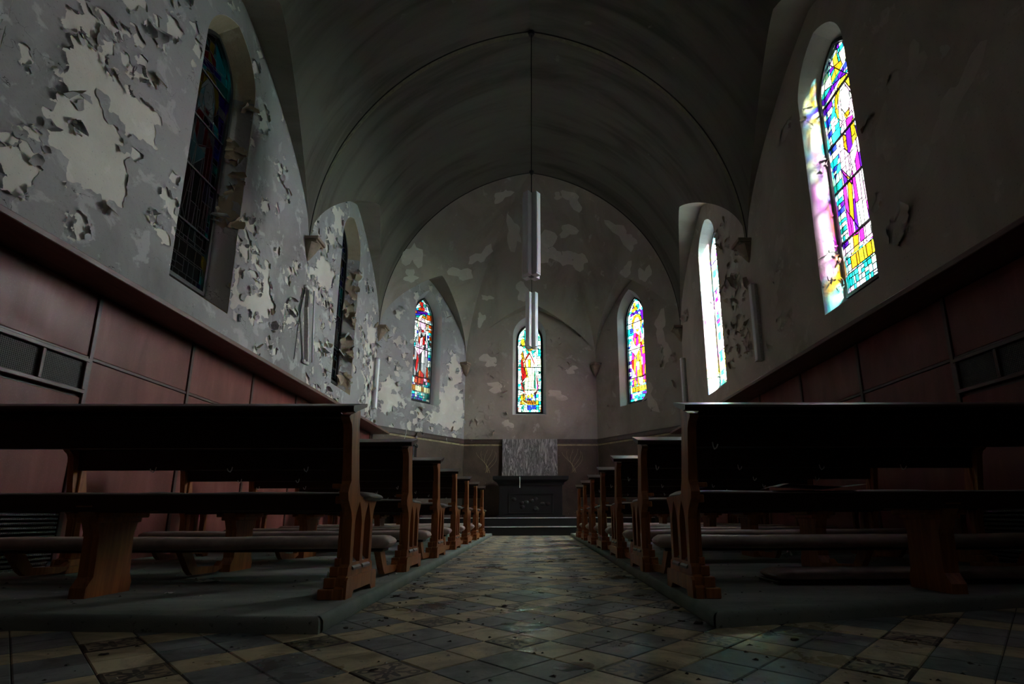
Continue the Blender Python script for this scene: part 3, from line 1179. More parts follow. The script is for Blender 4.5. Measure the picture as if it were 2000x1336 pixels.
# ---------------------------------------------------------------- peeling paint
def vnoise(u, v, seed, scale):
    rs = np.random.RandomState(seed)
    G = rs.rand(256, 256)
    x = u * scale + 57.3; y = v * scale + 31.7
    xi = np.floor(x).astype(int); yi = np.floor(y).astype(int)
    fx = x - xi; fy = y - yi
    fx = fx * fx * (3 - 2 * fx); fy = fy * fy * (3 - 2 * fy)
    g = lambda a, b: G[a % 256, b % 256]
    return (g(xi, yi) * (1 - fx) + g(xi + 1, yi) * fx) * (1 - fy) + (g(xi, yi + 1) * (1 - fx) + g(xi + 1, yi + 1) * fx) * fy


def fbm(u, v, seed, scale, octv=4):
    s = 0; a = 0.5; t = 0
    for k in range(octv):
        s = s + a * vnoise(u, v, seed + k * 7, scale * 2 ** k); t += a; a *= 0.5
    return s / t


def nearest(px, py, sx, sy):
    best = np.full(px.shape, 1e9); idx = np.zeros(px.shape, int)
    for i0 in range(0, len(sx), 256):
        d = (px[:, None] - sx[None, i0:i0 + 256]) ** 2 + (py[:, None] - sy[None, i0:i0 + 256]) ** 2
        j = d.argmin(1); dm = d[np.arange(len(px)), j]
        k = dm < best
        best[k] = dm[k]; idx[k] = j[k] + i0
    return np.sqrt(best), idx


def blobs(u, v, lst):
    p = np.zeros_like(u)
    for bu, bv, r, s in lst:
        p = np.maximum(p, s * np.clip(1.6 - 1.2 * np.hypot(u - bu, v - bv) / r, 0, 1))
    return p


def poly_prob(p, u, v, polys):
    for i in range(len(u)):
        for q in polys:
            if pip((u[i], v[i]), q):
                p[i] = 0.96
    return p


FL = {}


def flake_mesh(k, mats, size, curl, tw):
    """one curled flake of paint: irregular outline, bent away from the wall, tan on the back"""
    rnd = random.Random(k)
    n = 8
    rad = [size * rnd.uniform(0.55, 1.15) for _ in range(n)]
    pts = [(0.0, 0.0)]
    for ring in (0.55, 1.0):
        for i in range(n):
            a = 2 * PI * i / n + rnd.uniform(-.2, .2)
            pts.append((math.cos(a) * rad[i] * ring * 1.15, math.sin(a) * rad[i] * ring))
    top = max(p[1] for p in pts)

    def bend(x, y, off):
        t = top - y                       # distance from the attached edge
        k1 = curl
        ang = t * k1
        if k1 * t < 1e-4: return (x, y, off)
        R = 1 / k1
        yy = top - R * math.sin(ang); zz = R * (1 - math.cos(ang))
        ny, nz = math.sin(ang), math.cos(ang)
        return (x, yy + ny * off + tw * x * t, zz + nz * off + tw * x * t * 2.0)

    f = []
    for i in range(n):
        j = (i + 1) % n
        f.append((0, 1 + i, 1 + j))
        f.append((1 + i, 1 + n + i, 1 + n + j)); f.append((1 + i, 1 + n + j, 1 + j))
    v = [bend(x, y, 0.0025) for x, y in pts]
    m = MB(); m.add(v, f, 0)
    v2 = [bend(x, y, 0.0) for x, y in pts]
    m.add(v2, [t[::-1] for t in f], 1)
    me = bpy.data.meshes.new('paint_flake')
    me.from_pydata(m.v, [], m.f)
    for q in mats: me.materials.append(q)
    me.polygons.foreach_set('material_index', m.m)
    me.polygons.foreach_set('use_smooth', [True] * len(me.polygons))
    me.update()
    return me


def flake_set(key, mats):
    if key not in FL:
        FL[key] = [flake_mesh(k, mats, 0.10 * (0.75 + 0.5 * ((k * 7) % 5) / 4), [5, 9, 14, 7, 11][k % 5], [0, .6, -.8, .4, -.3][k % 5]) for k in range(10)]
    return FL[key]


def put_flake(parent, key, mats, pos, normal, rnd, scale, roll=None, tilt=None):
    me = rnd.choice(flake_set(key, mats))
    o = bpy.data.objects.new('paint_flake', me)
    COL.objects.link(o)
    z = Vector(normal).normalized()
    x0 = Vector((0, 0, 1)).cross(z).normalized()
    y0 = z.cross(x0)
    a = rnd.uniform(0, 2 * PI) if roll is None else roll
    x = x0 * math.cos(a) + y0 * math.sin(a)
    y = z.cross(x)
    t = rnd.uniform(0.02, 0.30) if tilt is None else tilt
    R = Matrix((x, y, z)).transposed().to_4x4()
    T = Matrix.Rotation(t, 4, 'X')
    p = Vector(pos) + z * (0.008 + 0.03 * t)
    o.parent = parent
    o.matrix_parent_inverse = parent.matrix_world.inverted()
    o.matrix_local = Matrix.Translation(p) @ R @ T @ Matrix.Scale(scale, 4)
    return o


def paint_layer(parent, pl, rect, clip, prob, cell, res, amp, seed, mat, lift0=0.005, nflake=0, fkey=None, fmats=None, fsize=(0.5, 1.2), flip=False):
    u0, u1, v0, v1 = rect
    nu = int((u1 - u0) / res) + 1; nv = int((v1 - v0) / res) + 1
    U, V = np.meshgrid(np.linspace(u0, u1, nu), np.linspace(v0, v1, nv), indexing='ij')
    u = U.ravel(); v = V.ravel()
    rs = np.random.RandomState(seed)
    # seeds of the paint cells
    ku = int((u1 - u0) / cell) + 3; kv = int((v1 - v0) / cell) + 3
    su = (u0 - cell + (np.arange(ku)[:, None] + rs.rand(ku, kv) * 0.95) * cell).ravel()
    sv = (v0 - cell + (np.arange(kv)[None, :] + rs.rand(ku, kv) * 0.95) * cell).ravel()
    rem = rs.rand(len(su)) < prob(su, sv)
    wu = u + (fbm(u, v, seed + 1, 5.0, 4) - .5) * 0.13 + (vnoise(u, v, seed + 5, 34) - .5) * 0.022
    wv = v + (fbm(u, v, seed + 2, 5.0, 4) - .5) * 0.13 + (vnoise(u, v, seed + 6, 34) - .5) * 0.022
    if rem.sum() == 0: rem[0] = True
    dr, _ = nearest(wu, wv, su[rem], sv[rem])
    dk, ik = nearest(wu, wv, su[~rem], sv[~rem])
    g = (dr - dk)
    cellamp = (rs.rand((~rem).sum()) ** 2.2)
    cellw = 0.05 + 0.16 * rs.rand((~rem).sum())
    A = cellamp[ik] * amp; Wd = cellw[ik]
    q = np.clip(1 - np.maximum(g, 0) / Wd, 0, 1)
    lift = lift0 + A * q ** 2
    # the lifted edge draws back from the hole
    G2 = g.reshape(nu, nv)
    gu, gv = np.gradient(G2, res)
    gl = np.sqrt(gu ** 2 + gv ** 2) + 1e-6
    back = (A * q ** 2 * 0.6)
    du = (gu / gl).ravel() * back; dv = (gv / gl).ravel() * back
    F = np.minimum(g, 10.0)
    hole = clip(u, v)
    F = np.minimum(F, hole)
    near = np.clip(hole / 0.08, 0, 1)
    lift = lift0 + (lift - lift0) * near; du *= near; dv *= near
    pu = u + du; pv = v + dv
    # triangles, clipped at F = 0; torn where two lifted cells meet
    I = np.arange(nu * nv).reshape(nu, nv)
    a, b, c, d = I[:-1, :-1].ravel(), I[1:, :-1].ravel(), I[1:, 1:].ravel(), I[:-1, 1:].ravel()
    T = np.concatenate([np.stack([a, b, c], 1), np.stack([a, c, d], 1)])
    tk = ik[T]; tl = (A * q ** 2)[T]
    torn = (tl.max(1) - tl.min(1) > 0.012) & ((tk[:, 0] != tk[:, 1]) | (tk[:, 1] != tk[:, 2]))
    T = T[~torn]
    s = F[T] > 0
    ns = s.sum(1)
    full = T[ns == 3]
    X = np.stack([pu, pv, lift], 1)
    newv = [X]; faces = [full]
    base = len(X)

    def cutp(i, j):
        t = F[i] / (F[i] - F[j])
        return X[i] * (1 - t)[:, None] + X[j] * t[:, None]
    for cnt in (1, 2):
        K = T[ns == cnt]; sk = s[ns == cnt]
        if len(K) == 0: continue
        piv = (sk if cnt == 1 else ~sk).argmax(1)
        r = np.arange(len(K))
        p0 = K[r, piv]; p1 = K[r, (piv + 1) % 3]; p2 = K[r, (piv + 2) % 3]
        m = len(K)
        if cnt == 1:
            newv += [cutp(p0, p1), cutp(p0, p2)]
            faces.append(np.stack([p0, base + r, base + m + r], 1))
        else:
            newv += [cutp(p1, p0), cutp(p2, p0)]
            faces.append(np.stack([p1, p2, base + m + r], 1))
            faces.append(np.stack([p1, base + m + r, base + r], 1))
        base += 2 * m
    X = np.concatenate(newv); Fc = np.concatenate(faces)
    used = np.zeros(len(X), bool); used[Fc.ravel()] = True
    mp = np.cumsum(used) - 1
    X = X[used]; Fc = mp[Fc]
    O = np.array(pl.O); UU = np.array(pl.U); NN = -np.array(pl.OUT)
    VV = np.array(getattr(pl, 'V', (0, 0, 1.0)))
    Pw = O + UU * X[:, :1] + VV * X[:, 1:2] + NN * X[:, 2:3]
    me = bpy.data.meshes.new('paint_layer')
    me.vertices.add(len(Pw)); me.vertices.foreach_set('co', Pw.astype(np.float32).ravel())
    me.loops.add(len(Fc) * 3); me.loops.foreach_set('vertex_index', Fc.astype(np.int32).ravel())
    me.polygons.add(len(Fc)); me.polygons.foreach_set('loop_start', np.arange(0, len(Fc) * 3, 3, dtype=np.int32))
    try: me.polygons.foreach_set('loop_total', np.full(len(Fc), 3, np.int32))
    except Exception: pass
    me.update(calc_edges=True)
    me.polygons.foreach_set('use_smooth', [True] * len(Fc))
    me.materials.append(mat)
    me.validate()
    o = bpy.data.objects.new('paint_layer', me)
    COL.objects.link(o); o.parent = parent
    # curled flakes still hanging on the rims of the holes
    if nflake:
        rnd = random.Random(seed)
        rim = np.where((np.abs(g) < 0.02) & (hole > 0.12))[0]
        rs.shuffle(rim)
        taken = []
        for i in rim:
            if len(taken) >= nflake: break
            if any((u[i] - x) ** 2 + (v[i] - y) ** 2 < 0.07 ** 2 for x, y in taken): continue
            taken.append((u[i], v[i]))
            p = O + UU * u[i] + VV * v[i]
            roll = math.atan2(-gu.ravel()[i], gv.ravel()[i]) + PI * 0
            put_flake(parent, fkey, fmats, p, NN, rnd, rnd.uniform(*fsize) * (0.6 + 0.6 * rnd.random()), tilt=rnd.uniform(0.05, 0.5))
    return o


def sd_arch(u, v, loop):
    """approximate signed distance to a window opening, positive outside"""
    us = [p[0] for p in loop]; zs = [p[1] for p in loop]
    c = (max(us) + min(us)) / 2; hw = (max(us) - min(us)) / 2; z0 = min(zs); za = max(zs)
    zsp = loop[2][1]
    rise = za - zsp
    cc = (rise * rise - hw * hw) / (2 * hw); R = hw + cc
    x = np.abs(u - c)
    side = np.where(v < zsp, x - hw, np.hypot(x + cc, v - zsp) - R)
    return np.maximum(side, z0 - v)


def lun_np(u, h):
    u = np.minimum(np.abs(u), 1.0)
    return h * np.maximum(1 - u ** 1.2, 0.0) ** 0.6


LEFT_FM = [M['paint_left'], M['flake_back']]
CREAM_FM = [M['cream'], M['flake_back']]
RIGHT_FM = [M['paint_right'], M['flake_back']]


def bay_layer(parent, pl, k, lst, base, cell, res, amp, seed, mat, nfl, key, fm, fs, polys=()):
    a, b = BAYS[k], BAYS[k + 1]
    loop = nave_loops(WIN_Y[k])[0]

    def clip(u, v):
        return np.minimum(sd_arch(u, v, loop), np.minimum(ZS + lun_np((2 * u - a - b) / (b - a), H_NAVE) - v + 0.004, 1.0))

    def prob(u, v):
        return poly_prob(np.maximum(blobs(u, v, lst), base + 0 * u), u, v, polys)
    return paint_layer(parent, pl, (a + 0.002, b - 0.002, 2.36, ZS + H_NAVE), clip, prob, cell, res, amp, seed, mat, nflake=nfl, fkey=key, fmats=fm, fsize=fs)


L1 = [(4.5, 5.0, .25, .30), (4.3, 5.5, .35, .25), (4.9, 6.4, .3, .25), (4.1, 5.0, .25, .35), (6.7, 3.6, .5, .22), (7.0, 4.9, .3, .25), (7.3, 5.7, .25, .2), (7.75, 4.6, .4, .22), (7.9, 3.5, .3, .2), (5.0, 3.7, .25, .25)]
L1P = [[(3.72, 4.61), (3.99, 4.7), (4.23, 4.71), (4.2, 4.51), (4.06, 4.37), (4.17, 4.12), (4.44, 4.08), (4.47, 3.84), (4.53, 3.45), (4.34, 3.33), (4.16, 3.42), (3.96, 3.36), (3.86, 3.43), (3.69, 3.5), (3.64, 3.8), (3.8, 4.1), (3.66, 4.25)],
       [(4.35, 4.5), (4.52, 4.62), (4.78, 4.7), (4.8, 4.38), (4.71, 4.32), (4.41, 4.2), (4.31, 4.31)], [(3.38, 3.35), (3.53, 3.28), (3.71, 3.26), (3.78, 3.14), (3.6, 3.07), (3.44, 3.05)],
       [(3.54, 4.67), (3.83, 4.96), (3.97, 4.95), (3.88, 4.75), (3.66, 4.63)], [(4.62, 5.81), (4.78, 5.92), (4.88, 5.82), (4.74, 5.67)], [(5.0, 3.8), (5.16, 3.98), (5.18, 3.77), (5.09, 3.64)],
       [(4.9, 3.40), (5.05, 3.53), (5.04, 3.36), (4.94, 3.28)], [(4.0, 3.09), (4.19, 3.15), (4.19, 2.98), (4.1, 2.90)], [(6.50, 6.27), (6.65, 6.48), (6.72, 6.21), (6.56, 6.01)],
       [(6.46, 4.54), (6.73, 4.67), (6.66, 4.44), (6.49, 4.33)], [(6.41, 4.09), (6.62, 4.25), (6.66, 4.06), (6.47, 3.95)], [(6.39, 3.76), (6.51, 3.79), (6.59, 3.21), (6.45, 3.2)],
       [(6.72, 3.59), (7.06, 3.7), (7.04, 4.17), (7.23, 4.32), (7.23, 3.88), (7.43, 3.58), (7.05, 3.32), (6.82, 3.27)], [(7.8, 3.68), (8.13, 3.87), (8.18, 3.62), (7.88, 3.56)], [(7.39, 3.36), (7.52, 3.41), (7.55, 3.23), (7.42, 3.23)],
       [(4.18, 4.35), (4.28, 4.6), (4.38, 4.45), (4.27, 4.2)]]
bay_layer(wall_left, PL_LEFT, 2, L1, 0.022, 0.095, 0.0130, 0.055, 11, M['paint_left'], 55, 'left', LEFT_FM, (0.35, 0.95), L1P)
L2 = [(8.85, 4.7, .45, .35), (9.2, 5.7, .45, .3), (9.5, 6.5, .3, .3), (9.5, 4.5, .3, .3), (9.3, 3.7, .4, .25), (12.0, 4.4, .6, .4), (12.2, 3.6, .5, .4), (11.6, 6.0, .4, .2), (11.7, 5.0, .4, .3)]
L2P = [[(8.72, 5.17), (9.0, 5.36), (9.49, 5.33), (9.48, 4.9), (8.83, 4.67)], [(9.03, 5.87), (9.54, 6.09), (9.48, 5.84), (9.11, 5.71)], [(9.33, 6.58), (9.7, 6.81), (9.8, 6.45), (9.31, 6.17)],
       [(11.84, 5.09), (12.37, 5.19), (12.34, 4.55), (11.83, 4.38)], [(12.01, 4.24), (12.46, 4.34), (12.46, 3.97), (12.16, 3.89)], [(11.98, 3.35), (12.41, 3.45), (12.23, 2.83), (11.93, 2.86)], [(8.91, 3.64), (9.08, 3.66), (9.16, 3.5), (8.99, 3.48)]]
bay_layer(wall_left, PL_LEFT, 3, L2, 0.04, 0.10, 0.0140, 0.055, 12, M['paint_left'], 60, 'left', LEFT_FM, (0.4, 1.0), L2P)
bay_layer(wall_left, PL_LEFT, 1, [(3.2, 4.5, .6, .4)], 0.03, 0.16, 0.03, 0.05, 13, M['paint_left'], 0, 'left', LEFT_FM, (0.5, 1.2))
bay_layer(wall_left, PL_LEFT, 0, [], 0.03, 0.2, 0.05, 0.04, 14, M['paint_left'], 0, 'left', LEFT_FM, (0.5, 1.2))


def apse_layer(parent, pl, loop, lst, base, cell, res, amp, seed, mat, nfl, key, fm, h, length, fs=(0.5, 1.1), polys=()):
    def clip(u, v):
        return np.minimum(sd_arch(u, v, loop), np.minimum(ZS + lun_np(1 - 2 * u / length, h) - v + 0.004, 1.0))

    def prob(u, v):
        return poly_prob(np.maximum(blobs(u, v, lst), base + 0 * u), u, v, polys)
    return paint_layer(parent, pl, (0.002, length - 0.002, 2.62, ZS + h), clip, prob, cell, res, amp, seed, mat, nflake=nfl, fkey=key, fmats=fm, fsize=fs)


LDL = [(.45, 3.5, .5, .3), (2.7, 3.6, .6, .35), (1.6, 3.1, .5, .3), (.55, 5.6, .3, .25), (.9, 4.8, .4, .15), (2.7, 5.0, .3, .3), (.15, 4.6, .2, .4)]
LDLP = [[(0.21, 3.86), (0.41, 4.11), (0.67, 3.96), (0.74, 3.38), (0.6, 3.15), (0.24, 3.04), (0.15, 3.54)], [(2.53, 4.65), (2.92, 4.8), (3.07, 4.1), (3.15, 3.08), (2.3, 2.97), (1.78, 3.17), (2.27, 3.59), (2.32, 4.07)],
        [(2.44, 4.99), (2.74, 5.25), (2.92, 4.92), (2.52, 4.77)], [(1.02, 6.65), (1.26, 6.8), (1.25, 6.43), (1.11, 6.44)], [(0.53, 6.07), (0.72, 6.08), (0.68, 5.72), (0.55, 5.74)], [(1.36, 3.38), (1.63, 3.37), (1.57, 3.2), (1.44, 3.18)]]
apse_layer(wall_back_left, PL_DL, LOOPS_DL[0], LDL, 0.025, 0.115, 0.0160, 0.055, 15, M['paint_left'], 40, 'left', LEFT_FM, H_DIAG, DIAG, (0.5, 1.0), LDLP)
# small peeled spots on the darker walls
R2 = [(8.95, 4.5, .35, .6), (9.3, 4.9, .35, .55), (9.2, 3.9, .35, .55), (8.8, 3.6, .3, .5), (9.5, 6.0, .3, .35), (8.9, 5.2, .3, .5), (9.6, 3.5, .2, .4)]
wr_cream = M['paint_right']
bay_layer(wall_right, PL_RIGHT, 3, R2, 0.012, 0.13, 0.017, 0.07, 16, M['paint_right'], 45, 'right', RIGHT_FM, (0.5, 1.1))
bay_layer(wall_right, PL_RIGHT, 2, [(4.80, 3.40, .13, .9), (7.6, 4.4, .3, .35), (7.4, 3.5, .3, .2)], 0.010, 0.13, 0.022, 0.05, 17, M['paint_right'], 3, 'right', RIGHT_FM, (0.3, 0.5))
RB = [(.45, 3.1, .35, .5), (1.0, 5.6, .2, .5), (.9, 4.9, .2, .5), (3.0, 5.2, .2, .4), (.7, 3.5, .3, .3), (1.1, 4.3, .2, .4), (2.8, 6.0, .25, .4)]
apse_layer(wall_back, PL_BK, LOOPS_BK[0], RB, 0.010, 0.13, 0.022, 0.045, 18, M['paint_apse'], 14, 'apse', [M['paint_apse'], M['flake_back']], H_BACK, 2 * HALF_BACK, (0.5, 0.9))
apse_layer(wall_back_right, PL_DR, LOOPS_DR[0], [(.5, 3.6, .3, .25), (2.6, 4.6, .4, .35), (2.3, 3.4, .3, .3)], 0.012, 0.14, 0.024, 0.04, 19, M['paint_apse'], 8, 'apse', [M['paint_apse'], M['flake_back']], H_DIAG, DIAG, (0.5, 0.9))


# flaking far reveals of the nave windows
class JPlane:
    def __init__(self, A, B, Vv, n):
        self.O = Vector(A); self.U = (Vector(B) - Vector(A)).normalized(); self.V = Vector(Vv).normalized()
        self.OUT = -Vector(n).normalized()
        self.len = (Vector(B) - Vector(A)).length


def jamb_layer(parent, pl, c, lst, base, seed, mat, nfl, key, fm, amp, cell, fs):
    o, i = nave_loops(c)
    A = Vector(pl.p(o[1][0], 0, 0)); B = Vector(pl.p(i[1][0], 0, DEPTH))
    n = (B - A).cross(Vector((0, 0, 1)))
    if n.y > 0: n = -n
    J = JPlane(A, B, (0, 0, 1), n)
    zlo = lambda u: 3.08 + 0.19 * u / J.len

    def clip(u, v): return np.minimum(v - (3.10 + 0.19 * u / J.len), 1.0)

    def prob(u, v): return np.maximum(blobs(u, v, lst), base + 0 * u)
    return paint_layer(parent, J, (0.004, J.len - 0.01, 3.08, 6.30), clip, prob, cell, 0.012, amp, seed, mat, nflake=nfl, fkey=key, fmats=fm, fsize=fs)


jamb_layer(wall_left, PL_LEFT, 5.8, [(.15, 4.6, .3, .7), (.15, 4.9, .2, .7), (.2, 5.5, .2, .3)], 0.05, 21, M['paint_left'], 22, 'tan', [M['flake_back'], M['paint_left']], 0.05, 0.11, (0.45, 0.9))
jamb_layer(wall_left, PL_LEFT, 10.4, [(.2, 5.8, .4, .6), (.2, 5.0, .3, .6), (.2, 3.5, .4, .6), (.2, 4.2, .3, .5)], 0.2, 22, M['paint_left'], 26, 'tan', [M['flake_back'], M['paint_left']], 0.09, 0.16, (0.6, 1.2))
jamb_layer(wall_right, PL_RIGHT, 5.8, [(.1, 3.65, .25, .6), (.2, 3.9, .2, .4)], 0.02, 23, M['reveal'], 12, 'cream', CREAM_FM, 0.05, 0.10, (0.25, 0.55))
jamb_layer(wall_right, PL_RIGHT, 10.4, [(.15, 3.6, .2, .4)], 0.03, 24, M['reveal'], 6, 'cream', CREAM_FM, 0.04, 0.10, (0.3, 0.6))

# ---------------------------------------------------------------- places where the top coat has fallen off the vault and the darker walls
from mathutils.bvhtree import BVHTree


def bvh_of(o):
    me = o.data
    return BVHTree.FromPolygons([o.matrix_world @ v.co for v in me.vertices], [tuple(p.vertices) for p in me.polygons])


def bare_patch(parent, bvh, p, r, seed, mat, ax=1.0, lean=0.0):
    """thin ragged patch lying on the wall or vault around point p"""
    rr = random.Random(seed)
    loc, n, _, _ = bvh.find_nearest(Vector(p))
    eye = Vector((0, 6, 2))
    if (eye - loc).dot(n) < 0: n = -n
    x = Vector((0, 0, 1)).cross(n)
    x = Vector((1, 0, 0)) if x.length < .05 else x.normalized()
    y = n.cross(x)
    N = 18
    rad = []
    ph = [rr.uniform(0, 6.28) for _ in range(4)]
    for i in range(N):
        a = 2 * PI * i / N
        q = 1 + .28 * math.sin(2 * a + ph[0]) + .22 * math.sin(3 * a + ph[1]) + .16 * math.sin(5 * a + ph[2]) + rr.uniform(-.14, .14)
        rad.append(max(q, .3) * r)
    v = []
    for k in (0.0, .35, .7, 1.0):
        for i in range(N if k else 1):
            a = 2 * PI * i / N
            dx = math.cos(a) * rad[i] * k; dy = math.sin(a) * rad[i] * k * ax
            dx += lean * dy
            q = loc + x * dx + y * dy
            l2, n2, _, _ = bvh.find_nearest(q)
            if (eye - l2).dot(n2) < 0: n2 = -n2
            v.append(l2 + n2 * (0.004 if k == 1.0 else 0.009))
    f = [(0, 1 + i, 1 + (i + 1) % N) for i in range(N)]
    for k in range(2):
        b = 1 + k * N
        f += [(b + i, b + N + i, b + N + (i + 1) % N, b + (i + 1) % N) for i in range(N)]
    m = MB(); m.add(v, f)
    return m.build('bare_patch', mat, parent, smooth=True)


rnd = random.Random(8)
for (y_, z_, sc_, rl, tl) in ((4.84, 3.36, 1.2, -1.2, .22), (4.72, 3.50, 1.0, -.9, .35), (4.66, 3.58, .8, 2.2, .3)):
    put_flake(wall_right, 'rightbig', [M['patch'], M['patch2']], (XR - 0.01, y_, z_), (-1, 0, 0), rnd, sc_, rl, tl)
bv = bvh_of(ceiling)
for k, (p, r, ax, ln) in enumerate([((-3.31, 12.86, 7.48), .26, 1.3, 0), ((-3.4, 13.05, 6.97), .22, .7, .5), ((-2.25, 14.1, 7.62), .34, .6, .4), ((-1.72, 14.21, 8.31), .22, 1.5, .5),
        ((-.92, 13.11, 9.57), .18, 1.2, .3), ((-.58, 14.07, 8.92), .24, 1.6, -.2), ((.32, 14.28, 8.62), .42, .9, .3), ((.55, 14.4, 8.4), .30, .7, 0), ((1.0, 14.44, 8.3), .30, .8, -.4), ((1.21, 13.86, 8.97), .22, 1, 0),
        ((1.61, 14.32, 8.22), .30, .8, -.4), ((2.54, 13.02, 8.31), .22, 1.8, -.6), ((2.77, 12.96, 8.07), .17, 1, 0), ((2.78, 13.48, 7.4), .18, 1, 0), ((3.19, 13.12, 7.1), .18, 1.2, 0), ((1.18, 13.05, 9.41), .2, 1.4, -.6),
        ((.77, 13.11, 9.58), .12, .8, 0), ((-1.41, 14.91, 7.17), .15, .6, 0), ((-.32, 14.85, 7.36), .2, 1.2, 0), ((-1.6, 15.07, 6.5), .13, 1.4, 0), ((1.13, 15.07, 6.42), .16, .7, 0)]):
    bare_patch(ceiling, bv, p, r, 100 + k, M['patch'], ax, ln)
bv = bvh_of(wall_back)
for k, (p, r, ax, ln) in enumerate([((-1.1, 15.14, 4.35), .30, .5, 0), ((-1.35, 15.14, 5.2), .28, .7, 0), ((.75, 15.14, 4.1), .3, .5, -.3), ((1.2, 15.14, 4.9), .2, .6, 0), ((-.75, 15.14, 3.2), .16, .8, 0)]):
    bare_patch(wall_back, bv, p, r, 140 + k, M['patch2'], ax, ln)
bv = bvh_of(wall_back_right)
for k, (p, r, ax, ln) in enumerate([((3.52, 13.14, 5.52), .22, 2.0, 0), ((3.18, 13.58, 3.74), .26, 1.6, -.3), ((3.6, 13.04, 4.7), .16, 2, 0)]):
    bare_patch(wall_back_right, bv, p, r, 150 + k, M['patch2'], ax, ln)
bv = bvh_of(wall_right)
for k, (p, r, ax, ln) in enumerate([((3.91, 4.56, 3.95), .17, 1.7, .2), ((3.92, 4.85, 4.6), .16, 1.8, .2), ((3.92, 3.96, 4.23), .2, 1.3, .8), ((3.92, 4.3, 5.0), .14, 1.5, .3), ((3.91, 7.32, 4.66), .16, 1.3, 0), ((3.92, 7.6, 4.0), .18, 1.6, 0), ((3.92, 7.3, 5.4), .14, 1.6, 0)]):
    bare_patch(wall_right, bv, p, r, 160 + k, M['patch2'], ax, ln)

# ---------------------------------------------------------------- panelling along the side walls
BAT_Y = [-4.72, -3.41, -2.10, -0.79, 0.52, 1.83, 3.13, 4.44, 5.75, 7.06, 8.40, 9.72, 11.04, 12.36]


def wainscot(name, xw, s, label, pm):
    """s = +1 when the room lies towards +x"""
    root = empty(name, (xw, 4.0, 0))
    tag(root, label, 'panelling', kind='structure')
    Y0, Y1 = BAYS[0] + 0.02, 12.60

    def bx(mb, a, b, y0, y1, z0, z1, bev=0.004):
        x0, x1 = sorted((s * a, s * b))
        mb.bbox(x0, x1, y0 - 4.0, y1 - 4.0, z0, z1, bev)
    mb = MB(); bx(mb, 0.0, 0.45, Y0, Y1, Z_SHELF - 0.055, Z_SHELF, 0.006); mb.build('shelf', M['shelf'], root)
    rows = [(0.02, 0.56), (0.60, 1.50), (1.53, 1.85), (1.88, 2.465)]
    for a, b in zip(BAT_Y[:-1], BAT_Y[1:]):
        grille_bay = abs(a - 3.13) < 0.1
        for r, (z0, z1) in enumerate(rows):
            if r == 2:
                if not grille_bay: continue
                fr = MB()
                x0, x1 = 0.03, 0.075
                c = 3.985
                for (p, q, u, v) in ((a + .03, b - .03, z0, z0 + .035), (a + .03, b - .03, z1 - .035, z1), (a + .03, a + .065, z0 + .035, z1 - .035), (b - .065, b - .03, z0 + .035, z1 - .035), (c - .014, c + .014, z0 + .035, z1 - .035)):
                    bx(fr, x0, x1, p, q, u, v)
                g = fr.build('grille_frame', M['batten'], root)
                for p, q in ((a + .065, c - .014), (c + .014, b - .065)):
                    m = MB(); bx(m, 0.035, 0.045, p, q, z0 + .035, z1 - .035, 0.002)
                    m.build('wire_mesh', M['grille'], g)
            elif r == 0 and grille_bay:
                g = MB()
                for k in range(14):
                    zz = 0.06 + k * 0.035
                    bx(g, 0.03, 0.06, a + 0.04, b - 0.04, zz, zz + 0.018, 0.003)
                tag(g.build('louvre_slats', M['grille'], root), 'ribbed dark louvre low in the panelling', kind='stuff')
            else:
                zt = z1
                if r == 1 and not grille_bay: zt = 1.845
                m = MB(); bx(m, 0.0, 0.036, a + 0.022, b - 0.022, z0, zt, 0.005)
                m.build('panel', pm, root)
    for y in BAT_Y:
        m = MB(); bx(m, 0.0, 0.052, y - 0.021, y + 0.021, 0.0, 2.47)
        m.build('batten', M['batten'], root)
    for (a, b) in zip(BAT_Y[:-1], BAT_Y[1:]):
        for z in (0.58, 1.862):
            m = MB(); bx(m, 0.0, 0.046, a + 0.021, b - 0.021, z - 0.015, z + 0.015)
            m.build('rail', M['batten'], root)
    m = MB(); bx(m, 0.0, 0.012, Y0, Y1, 0.0, 2.47, 0.002)
    m.build('backing_board', M['batten'], root)
    return root


wainscot('trim_1', XL, 1, 'oxblood panelled dado with brown shelf along the left wall', M['panel'])
wainscot('trim_2', XR, -1, 'oxblood panelled dado with brown shelf along the right wall', M['panel_r'])

# painted dado and moulding round the apse
Z_DADO = 2.72


def apse_dado(name, pl, length, label):
    root = empty(name, pl.p(length / 2, 0))
    tag(root, label, 'dado', kind='structure')
    org = Vector(root.location)

    def slab(u0, u1, z0, z1, d0, d1, mat, nm):
        m = MB()
        P = [(Vector(pl.p(u, z, -d)) - org) for d in (d0, d1) for z in (z0, z1) for u in (u0, u1)]
        m.add(P, [(0, 1, 3, 2), (4, 6, 7, 5), (0, 4, 5, 1), (2, 3, 7, 6), (0, 2, 6, 4), (1, 5, 7, 3)])
        return m.build(nm, mat, root)
    slab(0.01, length - 0.01, 0.0, Z_DADO - 0.12, 0.0, 0.012, M['dado'], 'dado_panel')
    slab(0.01, length - 0.01, Z_DADO - 0.19, Z_DADO - 0.145, 0.012, 0.016, M['gilt'], 'ochre_stripe')
    slab(0.0, length, Z_DADO - 0.12, Z_DADO - 0.02, 0.0, 0.035, M['dadocap'], 'moulding')
    slab(0.0, length, Z_DADO - 0.02, Z_DADO + 0.005, 0.0, 0.055, M['dadocap'], 'moulding_lip')
    return root, org


